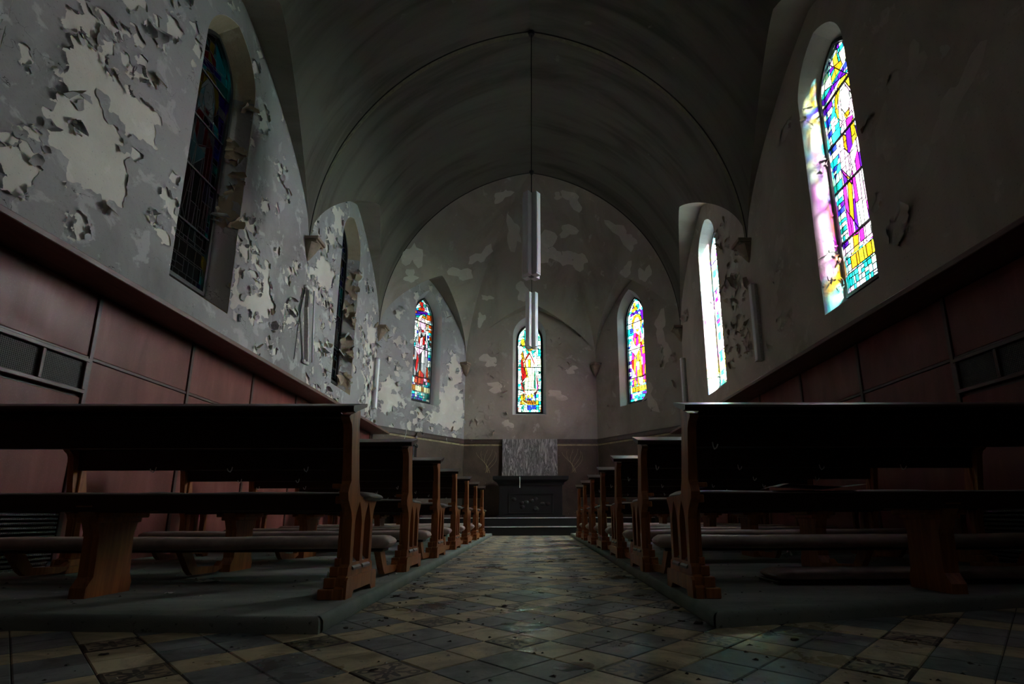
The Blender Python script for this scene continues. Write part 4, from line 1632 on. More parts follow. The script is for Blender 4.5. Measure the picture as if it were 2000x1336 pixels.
apse_dado('trim_3', PL_DL, DIAG, 'brown flaking painted dado under the left apse window')
dado_c, dorg = apse_dado('trim_4', PL_BK, 2 * HALF_BACK, 'brown painted dado with scratched branches behind the altar')
apse_dado('trim_5', PL_DR, DIAG, 'brown painted dado under the right apse window')
rnd = random.Random(5)
for side in (-1, 1):
    cx = HALF_BACK + side * 1.28
    for k in range(6):
        a = -0.55 + 0.22 * k
        pts = []
        for i in range(9):
            t = i / 8
            pts.append(Vector(PL_BK.p(cx + math.sin(a) * t * 0.55 + 0.07 * math.sin(5 * t + k), 1.72 + (0.9 - 0.25 * abs(a)) * t * 0.8, -0.017)) - dorg)
        m = MB(); m.tube(pts, [0.006 * (1 - 0.6 * i / 8) for i in range(9)], 5)
        m.build('scratched_branch', M['gilt'], dado_c, smooth=True)

# ---------------------------------------------------------------- corbels
def corbel(x, y, z, ang, label):
    root = empty('corbel', (x, y, z), ang)
    tag(root, label, 'corbel', 'stone corbels under the arches')
    m = MB(); m.bbox(-0.17, 0.17, 0.0, 0.24, -0.06, 0.0, 0.006); m.bbox(-0.15, 0.15, 0.0, 0.21, -0.10, -0.06, 0.01)
    m.build('abacus', M['corbel'], root)
    m = MB()
    rows = []
    for i in range(9):
        t = i / 8
        hw = 0.135 * (1 - t) ** 0.75 + 0.012
        dp = 0.18 * (1 - t) ** 0.9 + 0.02
        z_ = -0.10 - 0.30 * t
        rows.append([(-hw, 0, z_), (-hw, dp * 0.6, z_), (-hw * 0.45, dp, z_), (hw * 0.45, dp, z_), (hw, dp * 0.6, z_), (hw, 0, z_)])
    m.grid(rows)
    m.add(rows[-1], [(0, 1, 2, 3, 4, 5)])
    m.build('bracket', M['corbel'], root, smooth=40)
    return root


for y, nm in ((BAYS[2], 'beside the near window'), (BAYS[3], 'between the two windows'), (BAYS[4], 'where the apse begins')):
    corbel(XL, y, ZS, -PI / 2, 'stepped stone corbel on the left wall ' + nm)
    corbel(XR, y, ZS, PI / 2, 'stepped stone corbel on the right wall ' + nm)
corbel(BL.x + 0.03, BL.y - 0.03, 5.08, PI - 0.45, 'stone corbel in the left inner corner of the apse')
corbel(BR.x - 0.03, BR.y - 0.03, 5.08, PI + 0.45, 'stone corbel in the right inner corner of the apse')

# ---------------------------------------------------------------- lamps
def pendant(y, zb, hgt, label):
    root = empty('pendant_lamp', (XC + 0.03, y, zb))
    tag(root, label, 'lamp', 'hanging strip lamps over the aisle')
    m = MB(); m.tube([(0, 0, hgt - 0.05), (0, 0, ZS + RISE - zb - 0.03)], 0.008, 6); m.build('cable', M['cable'], root)
    m = MB(); m.tube([(0, 0, ZS + RISE - zb - 0.09), (0, 0, ZS + RISE - zb - 0.03)], [0.05, 0.07], 10); m.build('ceiling_rose', M['iron'], root)
    m = MB(); m.tube([(0, 0, 0.03), (0, 0, hgt - 0.03)], 0.022, 8); m.build('core_tube', M['iron'], root)
    for k in range(4):
        a = PI / 4 + k * PI / 2 + 0.10
        Mx = Matrix.Rotation(a, 4, 'Z') @ Matrix.Translation((0.105, 0, 0))
        m = MB(); m.bbox(-0.062, 0.062, -0.062, 0.062, 0.0, hgt, 0.006, M=Mx)
        h = m.build('lamp_housing', M['metal'], root)
        m = MB(); m.bbox(0.060, 0.068, -0.050, 0.050, 0.03, hgt - 0.03, 0.003, M=Mx)
        m.build('diffuser', M['tubeglass'], h)
    for zz in (0.25, hgt - 0.25):
        m = MB()
        for k in range(2):
            m.box(-0.11, 0.11, -0.012, 0.012, zz - 0.012, zz + 0.012, M=Matrix.Rotation(PI / 4 + k * PI / 2 + 0.10, 4, 'Z'))
        m.build('cross_bar', M['iron'], root)


pendant(8.37, 4.63, 1.63, 'near white four tube lamp hanging on a cable above the aisle')
pendant(12.55, 4.73, 1.50, 'far white four tube lamp hanging before the altar window')


def wall_strip(x, y, z0, z1, s, label):
    root = empty('wall_strip_lamp', (x, y, z0))
    tag(root, label, 'lamp', 'strip lamps on the wall piers')
    h = z1 - z0
    m = MB(); m.bbox(0 if s > 0 else -0.05, 0.05 if s > 0 else 0, -0.04, 0.04, 0, h, 0.004); m.build('lamp_backplate', M['rust'], root)
    a, b = sorted((s * 0.05, s * 0.12))
    m = MB(); m.bbox(a, b, -0.055, 0.055, 0.02, h - 0.02, 0.012); m.build('diffuser', M['tubeglass'], root)
    for zz in (0.0, h - 0.02):
        m = MB(); a, b = sorted((s * 0.045, s * 0.125)); m.bbox(a, b, -0.058, 0.058, zz, zz + 0.02, 0.003); m.build('end_cap', M['metal'], root)


wall_strip(XR - 0.004, 8.20, 3.02, 4.42, -1, 'white strip lamp on the right wall pier between the windows')
wall_strip(XR - 0.004, 12.45, 3.02, 4.42, -1, 'white strip lamp on the right wall where the apse begins')
wall_strip(XL + 0.010, 12.45, 3.10, 4.42, 1, 'white strip lamp on the left wall where the apse begins')
# the broken one
root = empty('broken_strip_lamp', (XL + 0.015, 8.45, 3.15))
tag(root, 'broken bent strip lamp with bare housing on left wall pier', 'lamp', 'strip lamps on the wall piers')
m = MB(); m.tube([(0.09, 0.27, 0.0), (0.09, 0.10, 1.28)], 0.019, 8); m.build('bare_tube', M['tubeglass'], root, smooth=True)
for (p, q, nm) in (((0.05, -0.08, 1.24), (0.10, -0.17, 0.86), 'bent_housing'), ((0.10, -0.17, 0.86), (0.07, 0.02, 0.38), 'bent_housing'), ((0.07, 0.0, 0.42), (0.05, 0.14, -0.02), 'bent_housing')):
    p, q = Vector(p), Vector(q)
    d = q - p
    Mx = Matrix.Translation(p) @ d.to_track_quat('Z', 'Y').to_matrix().to_4x4()
    m = MB()
    L = d.length
    m.box(-0.032, 0.032, -0.035, -0.031, 0, L, M=Mx); m.box(-0.032, -0.028, -0.035, 0.02, 0, L, M=Mx); m.box(0.028, 0.032, -0.035, 0.02, 0, L, M=Mx)
    m.build(nm, M['rust'], root)
m = MB(); m.bbox(0.0, 0.05, -0.12, 0.13, 1.25, 1.31, 0.01); m.build('end_bracket', M['rust'], root)
m = MB(); m.bbox(0.0, 0.05, 0.06, 0.26, -0.06, 0.0, 0.01); m.build('end_bracket', M['rust'], root)
m = MB(); m.tube([(0.02, -0.13, 1.2), (0.01, -0.20, 0.6), (0.01, -0.24, -0.1)], 0.007, 5); m.build('loose_wire', M['iron'], root)

# ---------------------------------------------------------------- platforms
def platform(name, pts, label, rib_edge):
    """pts: counter-clockwise plan outline"""
    root = empty(name, (pts[0][0], pts[0][1], 0))
    tag(root, label, 'platform')
    o = Vector((pts[0][0], pts[0][1]))
    loop = [(p[0] - o.x, p[1] - o.y) for p in pts]
    r = 0.028
    m = MB()
    rows = []
    for i in range(6):
        a = PI / 2 * i / 5
        d, z = r * (1 - math.cos(a)), PLAT - r + r * math.sin(a)
        if i == 0:
            rows.append([(p[0], p[1], 0.0) for p in loop])
        q = inset(loop, d) if d > 1e-6 else loop
        rows.append([(p[0], p[1], z) for p in q])
    m.grid(rows, closed=True)
    m.add(rows[-1], [tuple(range(len(loop)))])
    m.build('carpet_top', M['carpet'], root, smooth=30)
    a, b = loop[rib_edge], loop[(rib_edge + 1) % len(loop)]
    d = Vector((b[0] - a[0], b[1] - a[1])).normalized()
    n = Vector((d.y, -d.x))
    m = MB()
    prof = [(0.003, 0.0), (0.010, 0.01), (0.010, PLAT - 0.022), (0.003, PLAT - 0.008), (-0.008, PLAT + 0.001), (-0.018, PLAT + 0.0005)]
    m.grid([[(p[0] + n.x * k, p[1] + n.y * k, z) for k, z in prof] for p in ((a[0] + d.x * .02, a[1] + d.y * .02), b)])
    m.build('ribbed_edge', M['trim'], root, smooth=True)
    return root


platform('left_platform', [(-0.86, 2.19), (-0.97, 12.45), (XL + 0.06, 12.45), (XL + 0.06, 2.45)], 'low green carpeted platform under the left pews', 0)
platform('right_platform', [(XR - 0.06, 3.02), (XR - 0.06, 12.45), (0.91, 12.45), (0.765, 2.245)], 'low green carpeted platform under the right pews', 2)

# ---------------------------------------------------------------- floor tiles
TA = 0.1775
TO = Vector((-0.06, 2.059))
E1, E2 = Vector((1, 1)) / math.sqrt(2), Vector((-1, 1)) / math.sqrt(2)


def tile_mesh(mat, jit):
    m = MB()
    a = TA / 2 - 0.0016
    b = 0.003
    top = [(-a + b, -a + b), (a - b, -a + b), (a - b, a - b), (-a + b, a - b)]
    low = [(-a, -a), (a, -a), (a, a), (-a, a)]
    v = [(x, y, 0.0) for x, y in top] + [(x, y, -0.003) for x, y in low] + [(x, y, -0.014) for x, y in low]
    f = [(0, 1, 2, 3)] + [(4 + i, 4 + (i + 1) % 4, (i + 1) % 4, i) for i in range(4)] + [(8 + i, 8 + (i + 1) % 4, 4 + (i + 1) % 4, 4 + i) for i in range(4)]
    me = bpy.data.meshes.new('tile')
    me.from_pydata(v, [], f)
    me.materials.append(mat)
    uv = me.uv_layers.new(name='UVMap')
    for lp in me.loops:
        c = v[lp.vertex_index]
        uv.data[lp.index].uv = (c[0] / a, c[1] / a)
    me.update()
    return me


TM = {k: tile_mesh(M['tile_' + k], 0) for k in ('blue', 'cream', 'deco')}
near, far = [], []
rnd = random.Random(77)
for i in range(-60, 75):
    for j in range(-60, 75):
        c = TO + E1 * (i * TA) + E2 * (j * TA)
        if not (0.9 < c.y < 12.9 and XL < c.x < XR): continue
        if c.y > 2.62 and not (-1.08 < c.x < 1.02) and not (c.x > 0 and c.y < 2.35 + 0.26 * c.x): continue
        if c.x < -1.0 and c.y > 2.55: continue
        if c.y < 1.25 or abs(c.x - 0.0) > 1.25 * c.y + 0.3: continue
        k = 'deco' if (i % 3 == 0 and j % 3 == 0) else ('cream' if (i % 3 == 0 or j % 3 == 0) else 'blue')
        (near if True else far).append((c.y, c, k))
near.sort(key=lambda t: t[0])
near, far = near[:300], near[300:]
for _, c, k in near:
    o = bpy.data.objects.new('tile', TM[k])
    COL.objects.link(o); o.parent = floor
    o.location = (c.x, c.y, rnd.uniform(-0.0012, 0.0))
    o.rotation_euler = (rnd.uniform(-.004, .004), rnd.uniform(-.004, .004), PI / 4)
m = MB()
uvs = []
for _, c, k in far:
    me = TM[k]
    ca = math.cos(PI / 4)
    dz = rnd.uniform(-0.0012, 0.0)
    m.add([(c.x + ca * (v.co.x - v.co.y), c.y + ca * (v.co.x + v.co.y), v.co.z + dz) for v in me.vertices], [tuple(p.vertices) for p in me.polygons], ('blue', 'cream', 'deco').index(k))
ft = m.build('far_tiles', [M['tile_blue'], M['tile_cream'], M['tile_deco']], floor, fix=False)
uvl = ft.data.uv_layers.new(name='UVMap')
for pi_, p in enumerate(ft.data.polygons):
    for li in p.loop_indices:
        vi = ft.data.loops[li].vertex_index % 12
        c = TM['blue'].vertices[vi].co
        uvl.data[li].uv = (c.x / (TA / 2), c.y / (TA / 2))
tag(ft, kind='stuff')

# ---------------------------------------------------------------- pews
def rounded_bar(m, x0, x1, yc, zc, hy, hz, sag=0.0, seed=0, nst=26, mi=0):
    """upholstered roll along x with softly closed ends"""
    rnd = random.Random(seed)
    rows = []
    L = abs(x1 - x0)
    for i in range(nst + 1):
        t = i / nst
        t = 0.5 - 0.5 * math.cos(PI * t)
        x = x0 + (x1 - x0) * t
        e = min(t, 1 - t) * L
        k = min(e / 0.05, 1.0)
        k = math.sqrt(max(1 - (1 - k) ** 2, 0.03))
        s = sag * math.sin(PI * t) + rnd.uniform(-.003, .003)
        ring = []
        for q in range(16):
            a = 2 * PI * q / 16
            ca, sa = math.cos(a), math.sin(a)
            ey = abs(ca) ** 0.55 * (1 if ca > 0 else -1); ez = abs(sa) ** 0.75 * (1 if sa > 0 else -1)
            ring.append((x, yc + hy * ey * (0.75 + 0.25 * k), zc - s + hz * ez * k))
        rows.append(ring)
    m.grid(rows, mi, closed=True)
    m.add(rows[0], [tuple(range(16))], mi); m.add(rows[-1], [tuple(range(16))], mi)


END_OUT = [(0, 0), (.10, 0), (.118, .024), (.15, .036), (.385, .036), (.415, .024), (.432, 0), (.50, 0), (.512, .03), (.502, .06), (.475, .085), (.470, .10),
           (.455, .108), (.448, .145), (.420, .155), (.412, .40), (.425, .435), (.452, .47), (.462, .482), (.462, .500), (.200, .502), (.165, .512), (.160, .535), (.142, .577), (.115, .70),
           (.085, .86), (.082, .90), (.090, .925), (.078, .955), (-.055, .905), (-.075, .892), (-.060, .878), (-.035, .862), (-.022, .835), (.000, .70), (.020, .575),
           (.000, .545), (-.014, .515), (-.004, .48), (.020, .455), (.052, .42), (.068, .38), (.078, .16), (.060, .145), (.055, .108), (.032, .098), (.026, .06), (.004, .05)]


def lancet(y0, y1, z0, z1):
    hw = (y1 - y0) / 2; c = (y0 + y1) / 2
    l = [(y0, z0), (y1, z0), (y1, z1 - 2.2 * hw)]
    for i in range(1, 6):
        t = i / 6
        l.append((y1 - hw * (t ** 1.6), z1 - 2.2 * hw * (1 - t)))
    l.append((c, z1))
    for i in range(5, 0, -1):
        t = i / 6
        l.append((y0 + hw * (t ** 1.6), z1 - 2.2 * hw * (1 - t)))
    l.append((y0, z1 - 2.2 * hw))
    return l


def make_pew(s, name, length, kneel, pad_in, pad_out, hooks, seed, panel_w=M['wood_x']):
    """s = -1: pew runs to -x from the aisle, s = +1: to +x. x = 0 is the aisle face of the end panel"""
    root = empty(name)
    X = lambda t: s * t

    def bb(m, a, b, y0, y1, z0, z1, bev=0.006):
        x0, x1 = sorted((X(a), X(b)))
        m.bbox(x0, x1, y0, y1, z0, z1, bev)
    holes = [lancet(.118, .225, .165, .475), lancet(.268, .375, .165, .475)]
    for e in (0, 1):
        a = 0.0 if e == 0 else length - 0.045
        m = MB(); m.prism(END_OUT, holes, lambda y, z, t: (X(t), y, z), a, a + 0.045)
        ep = m.build('end_panel', M['wood'], root)
        # stepped foot and pilaster on the inner side
        i0, i1 = (0.045, 0.085) if e == 0 else (length - 0.085, length - 0.045)
        m = MB()
        inn = 1 if e == 0 else -1
        base = 0.045 if e == 0 else length - 0.045
        for (w_, z0, z1, y0, y1) in ((.075, 0, .05, -.004, .12), (.058, .05, .10, .02, .13), (.044, .10, .15, .05, .14), (.030, .15, .19, .07, .135), (.022, .19, .46, .075, .12), (.034, .46, .50, .03, .13), (.045, .535, .56, .0, .12), (.016, .56, .86, .045, .09)):
            bb(m, min(base, base + inn * w_), max(base, base + inn * w_), y0, y1, z0, z1, 0.004)
        m.build('stepped_pilaster', M['wood'], ep)
        o0, o1 = (-0.014, 0.0) if e == 0 else (length, length + 0.014)
        m = MB(); m.prism([(.012, .0), (.10, .0), (.12, .030), (.385, .030), (.415, .0), (.492, .0), (.492, .085), (.478, .100), (.030, .100), (.016, .085)], [], lambda y, z, t: (X(t), y, z), o0, o1)
        m.build('plinth_board', M['wood'], ep)
        m = MB()
        for (q0, q1) in ((.118, .225), (.268, .375)):
            xs0, xs1 = X(a - .010), X(a + .045)
            m.add([(xs0, q0 - .006, .140), (xs0, q1 + .006, .140), (xs1, q1 + .006, .195), (xs1, q0 - .006, .195), (xs0, q0 - .006, .128), (xs0, q1 + .006, .128), (xs1, q1 + .006, .16), (xs1, q0 - .006, .16)],
                  [(0, 1, 2, 3), (7, 6, 5, 4), (0, 4, 5, 1), (2, 6, 7, 3), (1, 5, 6, 2), (0, 3, 7, 4)])
        m.build('tracery_sill', M['pad'], ep)
    # middle support
    xm = length * 0.53
    m = MB()
    so = [(.09, 0), (.38, 0), (.385, .05), (.365, .10), (.35, .30), (.38, .40), (.44, .455), (.04, .455), (.08, .40), (.12, .30), (.125, .10), (.09, .05)]
    m.prism(so, [], lambda y, z, t: (X(t), y, z), xm - 0.04, xm + 0.04)
    sp = m.build('middle_support', M['wood'], root)
    m = MB()
    for w_, z0 in ((.16, .425), (.11, .395), (.07, .37)):
        bb(m, xm - w_, xm + w_, .09, .36, z0, z0 + .03, 0.006)
    m.build('corbel_block', M['wood'], sp)
    # seat, rails
    m = MB(); bb(m, 0.046, length - 0.046, .05, .46, .457, .487); m.build('seat', panel_w, root)
    m = MB(); bb(m, 0.046, length - 0.046, .045, .07, .425, .512); m.build('seat_rail', panel_w, root)
    m = MB(); bb(m, 0.03, length - 0.03, .43, .462, .43, .500); m.build('front_rail', panel_w, root)
    # back: framed panel sloping with the posts
    ya = lambda z: .058 + (z - .70) * (-.19)
    m = MB()
    for z0, z1, th in ((.745, .775, .034), (.775, .885, .020), (.885, .915, .034)):
        y0, y1 = ya(z0), ya(z1)
        x0, x1 = X(0.045), X(length - 0.045)
        m.add([(x0, y0 - th / 2, z0), (x1, y0 - th / 2, z0), (x1, y1 - th / 2, z1), (x0, y1 - th / 2, z1), (x0, y0 + th / 2, z0), (x1, y0 + th / 2, z0), (x1, y1 + th / 2, z1), (x0, y1 + th / 2, z1)],
              [(0, 1, 2, 3), (5, 4, 7, 6), (0, 4, 5, 1), (3, 2, 6, 7), (0, 3, 7, 4), (1, 5, 6, 2)])
    m.build('back_panel', panel_w, root)
    # book ledge
    m = MB()
    ang = math.atan2(.068, .19)
    prof = [(-.150, .918), (-.145, .906), (-.11, .905), (-.10, .912), (.048, .965), (.055, .978), (.050, .985), (-.135, .936), (-.148, .930)]
    m.prism(prof, [], lambda y, z, t: (X(t), y, z), -0.045, length + 0.045)
    m.build('book_ledge', M['wood_x'] if False else panel_w, root)
    m = MB(); bb(m, 0.045, length - 0.045, -.07, -.035, .885, .915, .006); m.build('ledge_moulding', panel_w, root)
    # hat hooks under the panel
    for hx in hooks:
        if hx > length - .1: continue
        m = MB()
        pts = [(X(hx), ya(.76) - .02, .768), (X(hx), ya(.75) - .028, .745), (X(hx), ya(.75) - .045, .728), (X(hx) + s * .006, ya(.75) - .062, .735), (X(hx) + s * .012, ya(.75) - .066, .752)]
        m.tube(pts, 0.0038, 5); m.build('hook', M['chrome'], root, smooth=True)
    # seat pad
    if pad_out is not None:
        m = MB(); rounded_bar(m, X(pad_in), X(pad_out), .37, .507, .155, .026, 0.0, seed)
        m.build('seat_pad', M['pad'], root, smooth=True)
    # kneeler on the back of the pew
    if kneel:
        m = MB(); rounded_bar(m, X(-0.015), X(length - 0.03), -.40, .235, .115, .042, 0.006, seed + 50)
        kp = m.build('kneeler_pad', M['kneeler'], root, smooth=True)
        m = MB(); bb(m, 0.03, length - 0.06, -.47, -.33, .175, .195); m.build('kneeler_board', panel_w, kp)
        for hx in (0.075, length * 0.53, length - 0.10):
            m = MB()
            for dx in (0,):
                m.prism([(-.44, .178), (-.34, .178), (-.26, .07), (-.02, .055), (.02, .085), (.02, .035), (-.05, .012), (-.30, .02), (-.34, .05)], [], lambda y, z, t: (X(t), y, z), hx - .02, hx + .02)
            m.build('kneeler_arm', M['wood'], root)
    return root


ORD = ['nearest', 'second', 'third', 'fourth', 'fifth', 'sixth', 'seventh and farthest']
PEW_L = [2.61 + 1.255 * k for k in range(7)]
PEW_R = [2.58 + 1.205 * k for k in range(7)]
rnd = random.Random(9)
for k in range(7):
    hk = [] if k == 0 else [0.72 + 0.57 * i + 0.05 * (k % 3) for i in range(5)]
    r = make_pew(-1, 'pew', 2.54, k > 0, -0.03 if k != 1 else 0.0, 2.3, hk, 10 + k)
    r.location = (-0.925 - 0.008 * k, PEW_L[k], PLAT)
    tag(r, ORD[k] + ' dark oak pew left of the aisle, counted from the viewer', 'pew', 'oak pews left of the aisle')
    hk = [0.12 + 0.62 * i for i in range(4)] if k else [0.14]
    r = make_pew(1, 'pew', 2.58, k > 0, (-0.02 if k in (3, 4) else 0.02), 2.35, hk, 30 + k)
    r.location = (0.795 + 0.012 * k, PEW_R[k], PLAT)
    tag(r, ORD[k] + ' dark oak pew right of the aisle, counted from the viewer', 'pew', 'oak pews right of the aisle')

# ---------------------------------------------------------------- altar and steps
def box_thing(name, loc, parts, label, cat, group=None):
    root = empty(name, loc)
    tag(root, label, cat, group)
    for nm, mat, bx in parts:
        m = MB()
        for b in bx: m.bbox(*b)
        m.build(nm, mat, root)
    return root


for i, (y0, z0, z1, nm) in enumerate(((12.72, 0.0, 0.215, 'lower'), (13.12, 0.215, 0.43, 'upper'))):
    hwid = W if i == 0 else 3.6
    root = empty('altar_step', (XC, y0, z0))
    tag(root, nm + ' black altar step with the light on its tread put into the colour', 'step', 'altar steps')
    fw, bw = (3.55, 1.75) if i == 0 else (3.15, 1.75)
    dp = 2.36 - 0.4 * i
    ol = [(-fw, 0.0), (fw, 0.0), (bw, dp), (-bw, dp)]
    m = MB(); m.prism(ol, [], lambda x, y, t: (x, y, t), 0, z1 - z0 - 0.02); m.build('riser_block', M['black'], root)
    ol = [(-fw, -0.015), (fw, -0.015), (bw, dp), (-bw, dp)]
    m = MB(); m.prism(ol, [], lambda x, y, t: (x, y, t), z1 - z0 - 0.02, z1 - z0); m.build('tread', M['stepedge'], root)

root = empty('altar', (XC + 0.0, 14.3, 0.43))
tag(root, 'black stone altar with wide moulded table top and relief front', 'altar')
m = MB(); m.bbox(-0.88, 0.88, 0.0, 0.55, 0.0, 0.90, 0.01); m.build('altar_block', M['black'], root)
m = MB()
rows = []
for t in range(9):
    q = t / 8
    e = 0.03 + 0.10 * (1 - math.cos(q * PI / 2))
    rows.append([(-0.88 - e, -e, .88 + .14 * q), (0.88 + e, -e, .88 + .14 * q), (0.88 + e, .6, .88 + .14 * q), (-0.88 - e, .6, .88 + .14 * q)])
m.grid(rows, closed=True)
m.build('cove_moulding', M['black'], root, smooth=True)
m = MB(); m.bbox(-1.05, 1.05, -0.16, 0.64, 1.02, 1.13, 0.012); m.build('table_top', M['black'], root)
m = MB()
for a, b, c, d in ((-.62, .62, .10, .13), (-.62, .62, .62, .65), (-.62, -.59, .13, .62), (.59, .62, .13, .62)):
    m.bbox(a, b, -0.025, 0.005, c, d, 0.004)
m.build('relief_frame', M['black'], root)
m = MB()
rr = random.Random(3)
for k in range(11):
    cx, cz = rr.uniform(-.48, .48), rr.uniform(.2, .55)
    rows = []
    for i in range(5):
        ph = PI / 2 * i / 4
        rows.append([(cx + .07 * math.cos(ph) * math.cos(2 * PI * j / 10), -.03 * math.sin(ph), cz + .055 * math.cos(ph) * math.sin(2 * PI * j / 10)) for j in range(10)])
    m.grid(rows, closed=True)
tag(m.build('relief_carving', M['black'], root, smooth=True), kind='stuff')
m = MB(); m.bbox(-0.95, 0.95, -0.06, 0.60, 0.0, 0.06, 0.01); m.build('plinth', M['black'], root)
# loose strip hanging over the altar front
m = MB(); m.tube([(-0.305, -.168, 1.10), (-0.300, -.172, .98), (-0.302, -.168, .80)], [.018, .013, .016], 6)
o = m.build('pale_rag', M['rust']); o.location = root.location
tag(o, 'thin pale rag hanging down the front of the altar', 'rag')
o = box_thing('marble_slab', (XC - 0.03, 15.06, 1.50), [('slab', M['marble'], [(-0.82, 0.82, -0.03, 0.03, 0.0, 1.22, 0.006)])], 'grey veined marble slab standing upright behind the altar', 'slab')
# dark cupboard against the left apse wall and the wire above it
o = box_thing('cupboard', (-3.25, 12.98, 0.215), [('carcass', M['black'], [(-0.22, 0.22, 0.0, 0.3, 0.0, 2.02, 0.01)]), ('cornice', M['black'], [(-0.25, 0.25, -0.03, 0.32, 2.02, 2.10, 0.01)]),
    ('door', M['wood_x'], [(-0.20, -0.005, -0.02, 0.0, 0.06, 1.98, 0.006)]), ('door', M['wood_x'], [(0.005, 0.20, -0.02, 0.0, 0.06, 1.98, 0.006)])],
    'black cupboard against the slanting left apse wall, mostly hidden by pews', 'cupboard')
m = MB(); m.tube([(-3.36, 13.32, 2.92), (-3.33, 13.26, 2.75), (-3.31, 13.22, 2.62), (-3.35, 13.2, 2.45), (-3.34, 13.2, 2.36)], 0.007, 6)
tag(m.build('loose_cable', M['paper'], smooth=True), 'thin white cable dangling above the black cupboard', 'cable')

# ---------------------------------------------------------------- loose things on the platforms
root = empty('fallen_kneeler', (1.42, 3.055, PLAT), -0.005)
tag(root, 'long padded kneeler board lying on the right platform', 'kneeler')
m = MB(); m.bbox(0.0, 2.1, 0.0, 0.27, 0.0, 0.02, 0.004); m.build('board', M['wood_x'], root)
m = MB(); rounded_bar(m, 0.0, 2.1, .135, .048, .135, .034, 0.0, 7); m.build('padding', M['kneeler'], root, smooth=True)

m = MB()
rows = []
rr = random.Random(4)
for i in range(15):
    t = i / 14
    x = 1.33 + 0.47 * t
    z = 0.012 + 0.016 * t ** 1.5 + 0.010 * math.sin(6 * t) + (0.012 * math.exp(-((t - .12) / .08) ** 2))
    rows.append([(x, 2.75 + 0.02 * math.sin(5 * t), z + PLAT + .487 + .045), (x + .02, 2.87 + .01 * math.sin(9 * t), z + PLAT + .487 + .052), (x, 2.99, z + PLAT + .487 + .04)])
m.grid(rows)
tag(m.build('cloth_strip', M['pad'], smooth=True), 'wrinkled grey cloth strip lying on the seat of the nearest right pew', 'cloth')

root = empty('plastic_bottle', (-3.62, 4.20, PLAT + 0.035), 0.25)
tag(root, 'clear plastic bottle with a blue label lying under the left pews', 'bottle')
def lathe_x(prof, n=14):
    return [[(x, r * math.cos(2 * PI * k / n), r * math.sin(2 * PI * k / n)) for k in range(n)] for x, r in prof]
m = MB(); m.grid(lathe_x([(-.15, .004), (-.148, .03), (-.10, .034), (-.06, .030), (0, .034), (.06, .033), (.10, .028), (.13, .014), (.155, .013)]), closed=True); m.build('bottle_body', M['bottle'], root, smooth=True)
m = MB(); m.grid(lathe_x([(-.055, .0345), (.0, .0352), (.04, .0348)]), closed=True); m.build('bottle_label', M['bluelabel'], root, smooth=True)
m = MB(); m.grid(lathe_x([(.150, .001), (.150, .016), (.172, .016), (.173, .001)]), closed=True); m.build('bottle_cap', M['bluelabel'], root, smooth=True)


def sheet_paper(name, x, y, z, w_, d_, rz, seed, mat, label, cat, amp=0.012):
    rr = random.Random(seed)
    rows = []
    for i in range(6):
        rows.append([(w_ * (i / 5 - .5), d_ * (j / 4 - .5), abs(rr.gauss(0, amp)) * (1 if 0 < j < 4 else 1.4)) for j in range(5)])
    m = MB(); m.grid(rows)
    o = m.build(name, mat, smooth=True)
    o.location = (x, y, z + 0.003); o.rotation_euler = (0, 0, rz)
    return tag(o, label, cat)


sheet_paper('paper_scrap', -2.02, 3.35, PLAT, .13, .09, .3, 1, M['paper'], 'pale paper scrap flat on the left platform between the first pews', 'paper', .006)
sheet_paper('crumpled_paper', -1.24, 3.30, PLAT, .10, .08, .9, 2, M['paper'], 'crumpled greenish white paper lying behind the nearest left end panel', 'paper', .022)
sheet_paper('paper_scrap', -1.92, 2.86, PLAT, .04, .03, .1, 3, M['paper'], 'tiny white paper bit on the left platform before the nearest pew', 'paper', .004)
sheet_paper('crumpled_paper', 2.45, 5.1, PLAT, .16, .12, .9, 5, M['paper'], 'crumpled pale paper under the right pews', 'paper', .03)

# fallen plaster and leaves
def chip_mesh(seed, size, mat, n=7):
    rr = random.Random(seed)
    top = [(math.cos(2 * PI * i / n) * size * rr.uniform(.5, 1.1), math.sin(2 * PI * i / n) * size * rr.uniform(.4, .9)) for i in range(n)]
    h = size * rr.uniform(.12, .35)
    m = MB()
    m.add([(x, y, 0) for x, y in top] + [(x * .8, y * .8, h * rr.uniform(.6, 1.3)) for x, y in top] + [(0, 0, h)],
          [(i, (i + 1) % n, n + (i + 1) % n, n + i) for i in range(n)] + [(n + i, n + (i + 1) % n, 2 * n) for i in range(n)])
    me = m.build('tmp', mat, fix=True)
    d = me.data
    bpy.data.objects.remove(me)
    return d


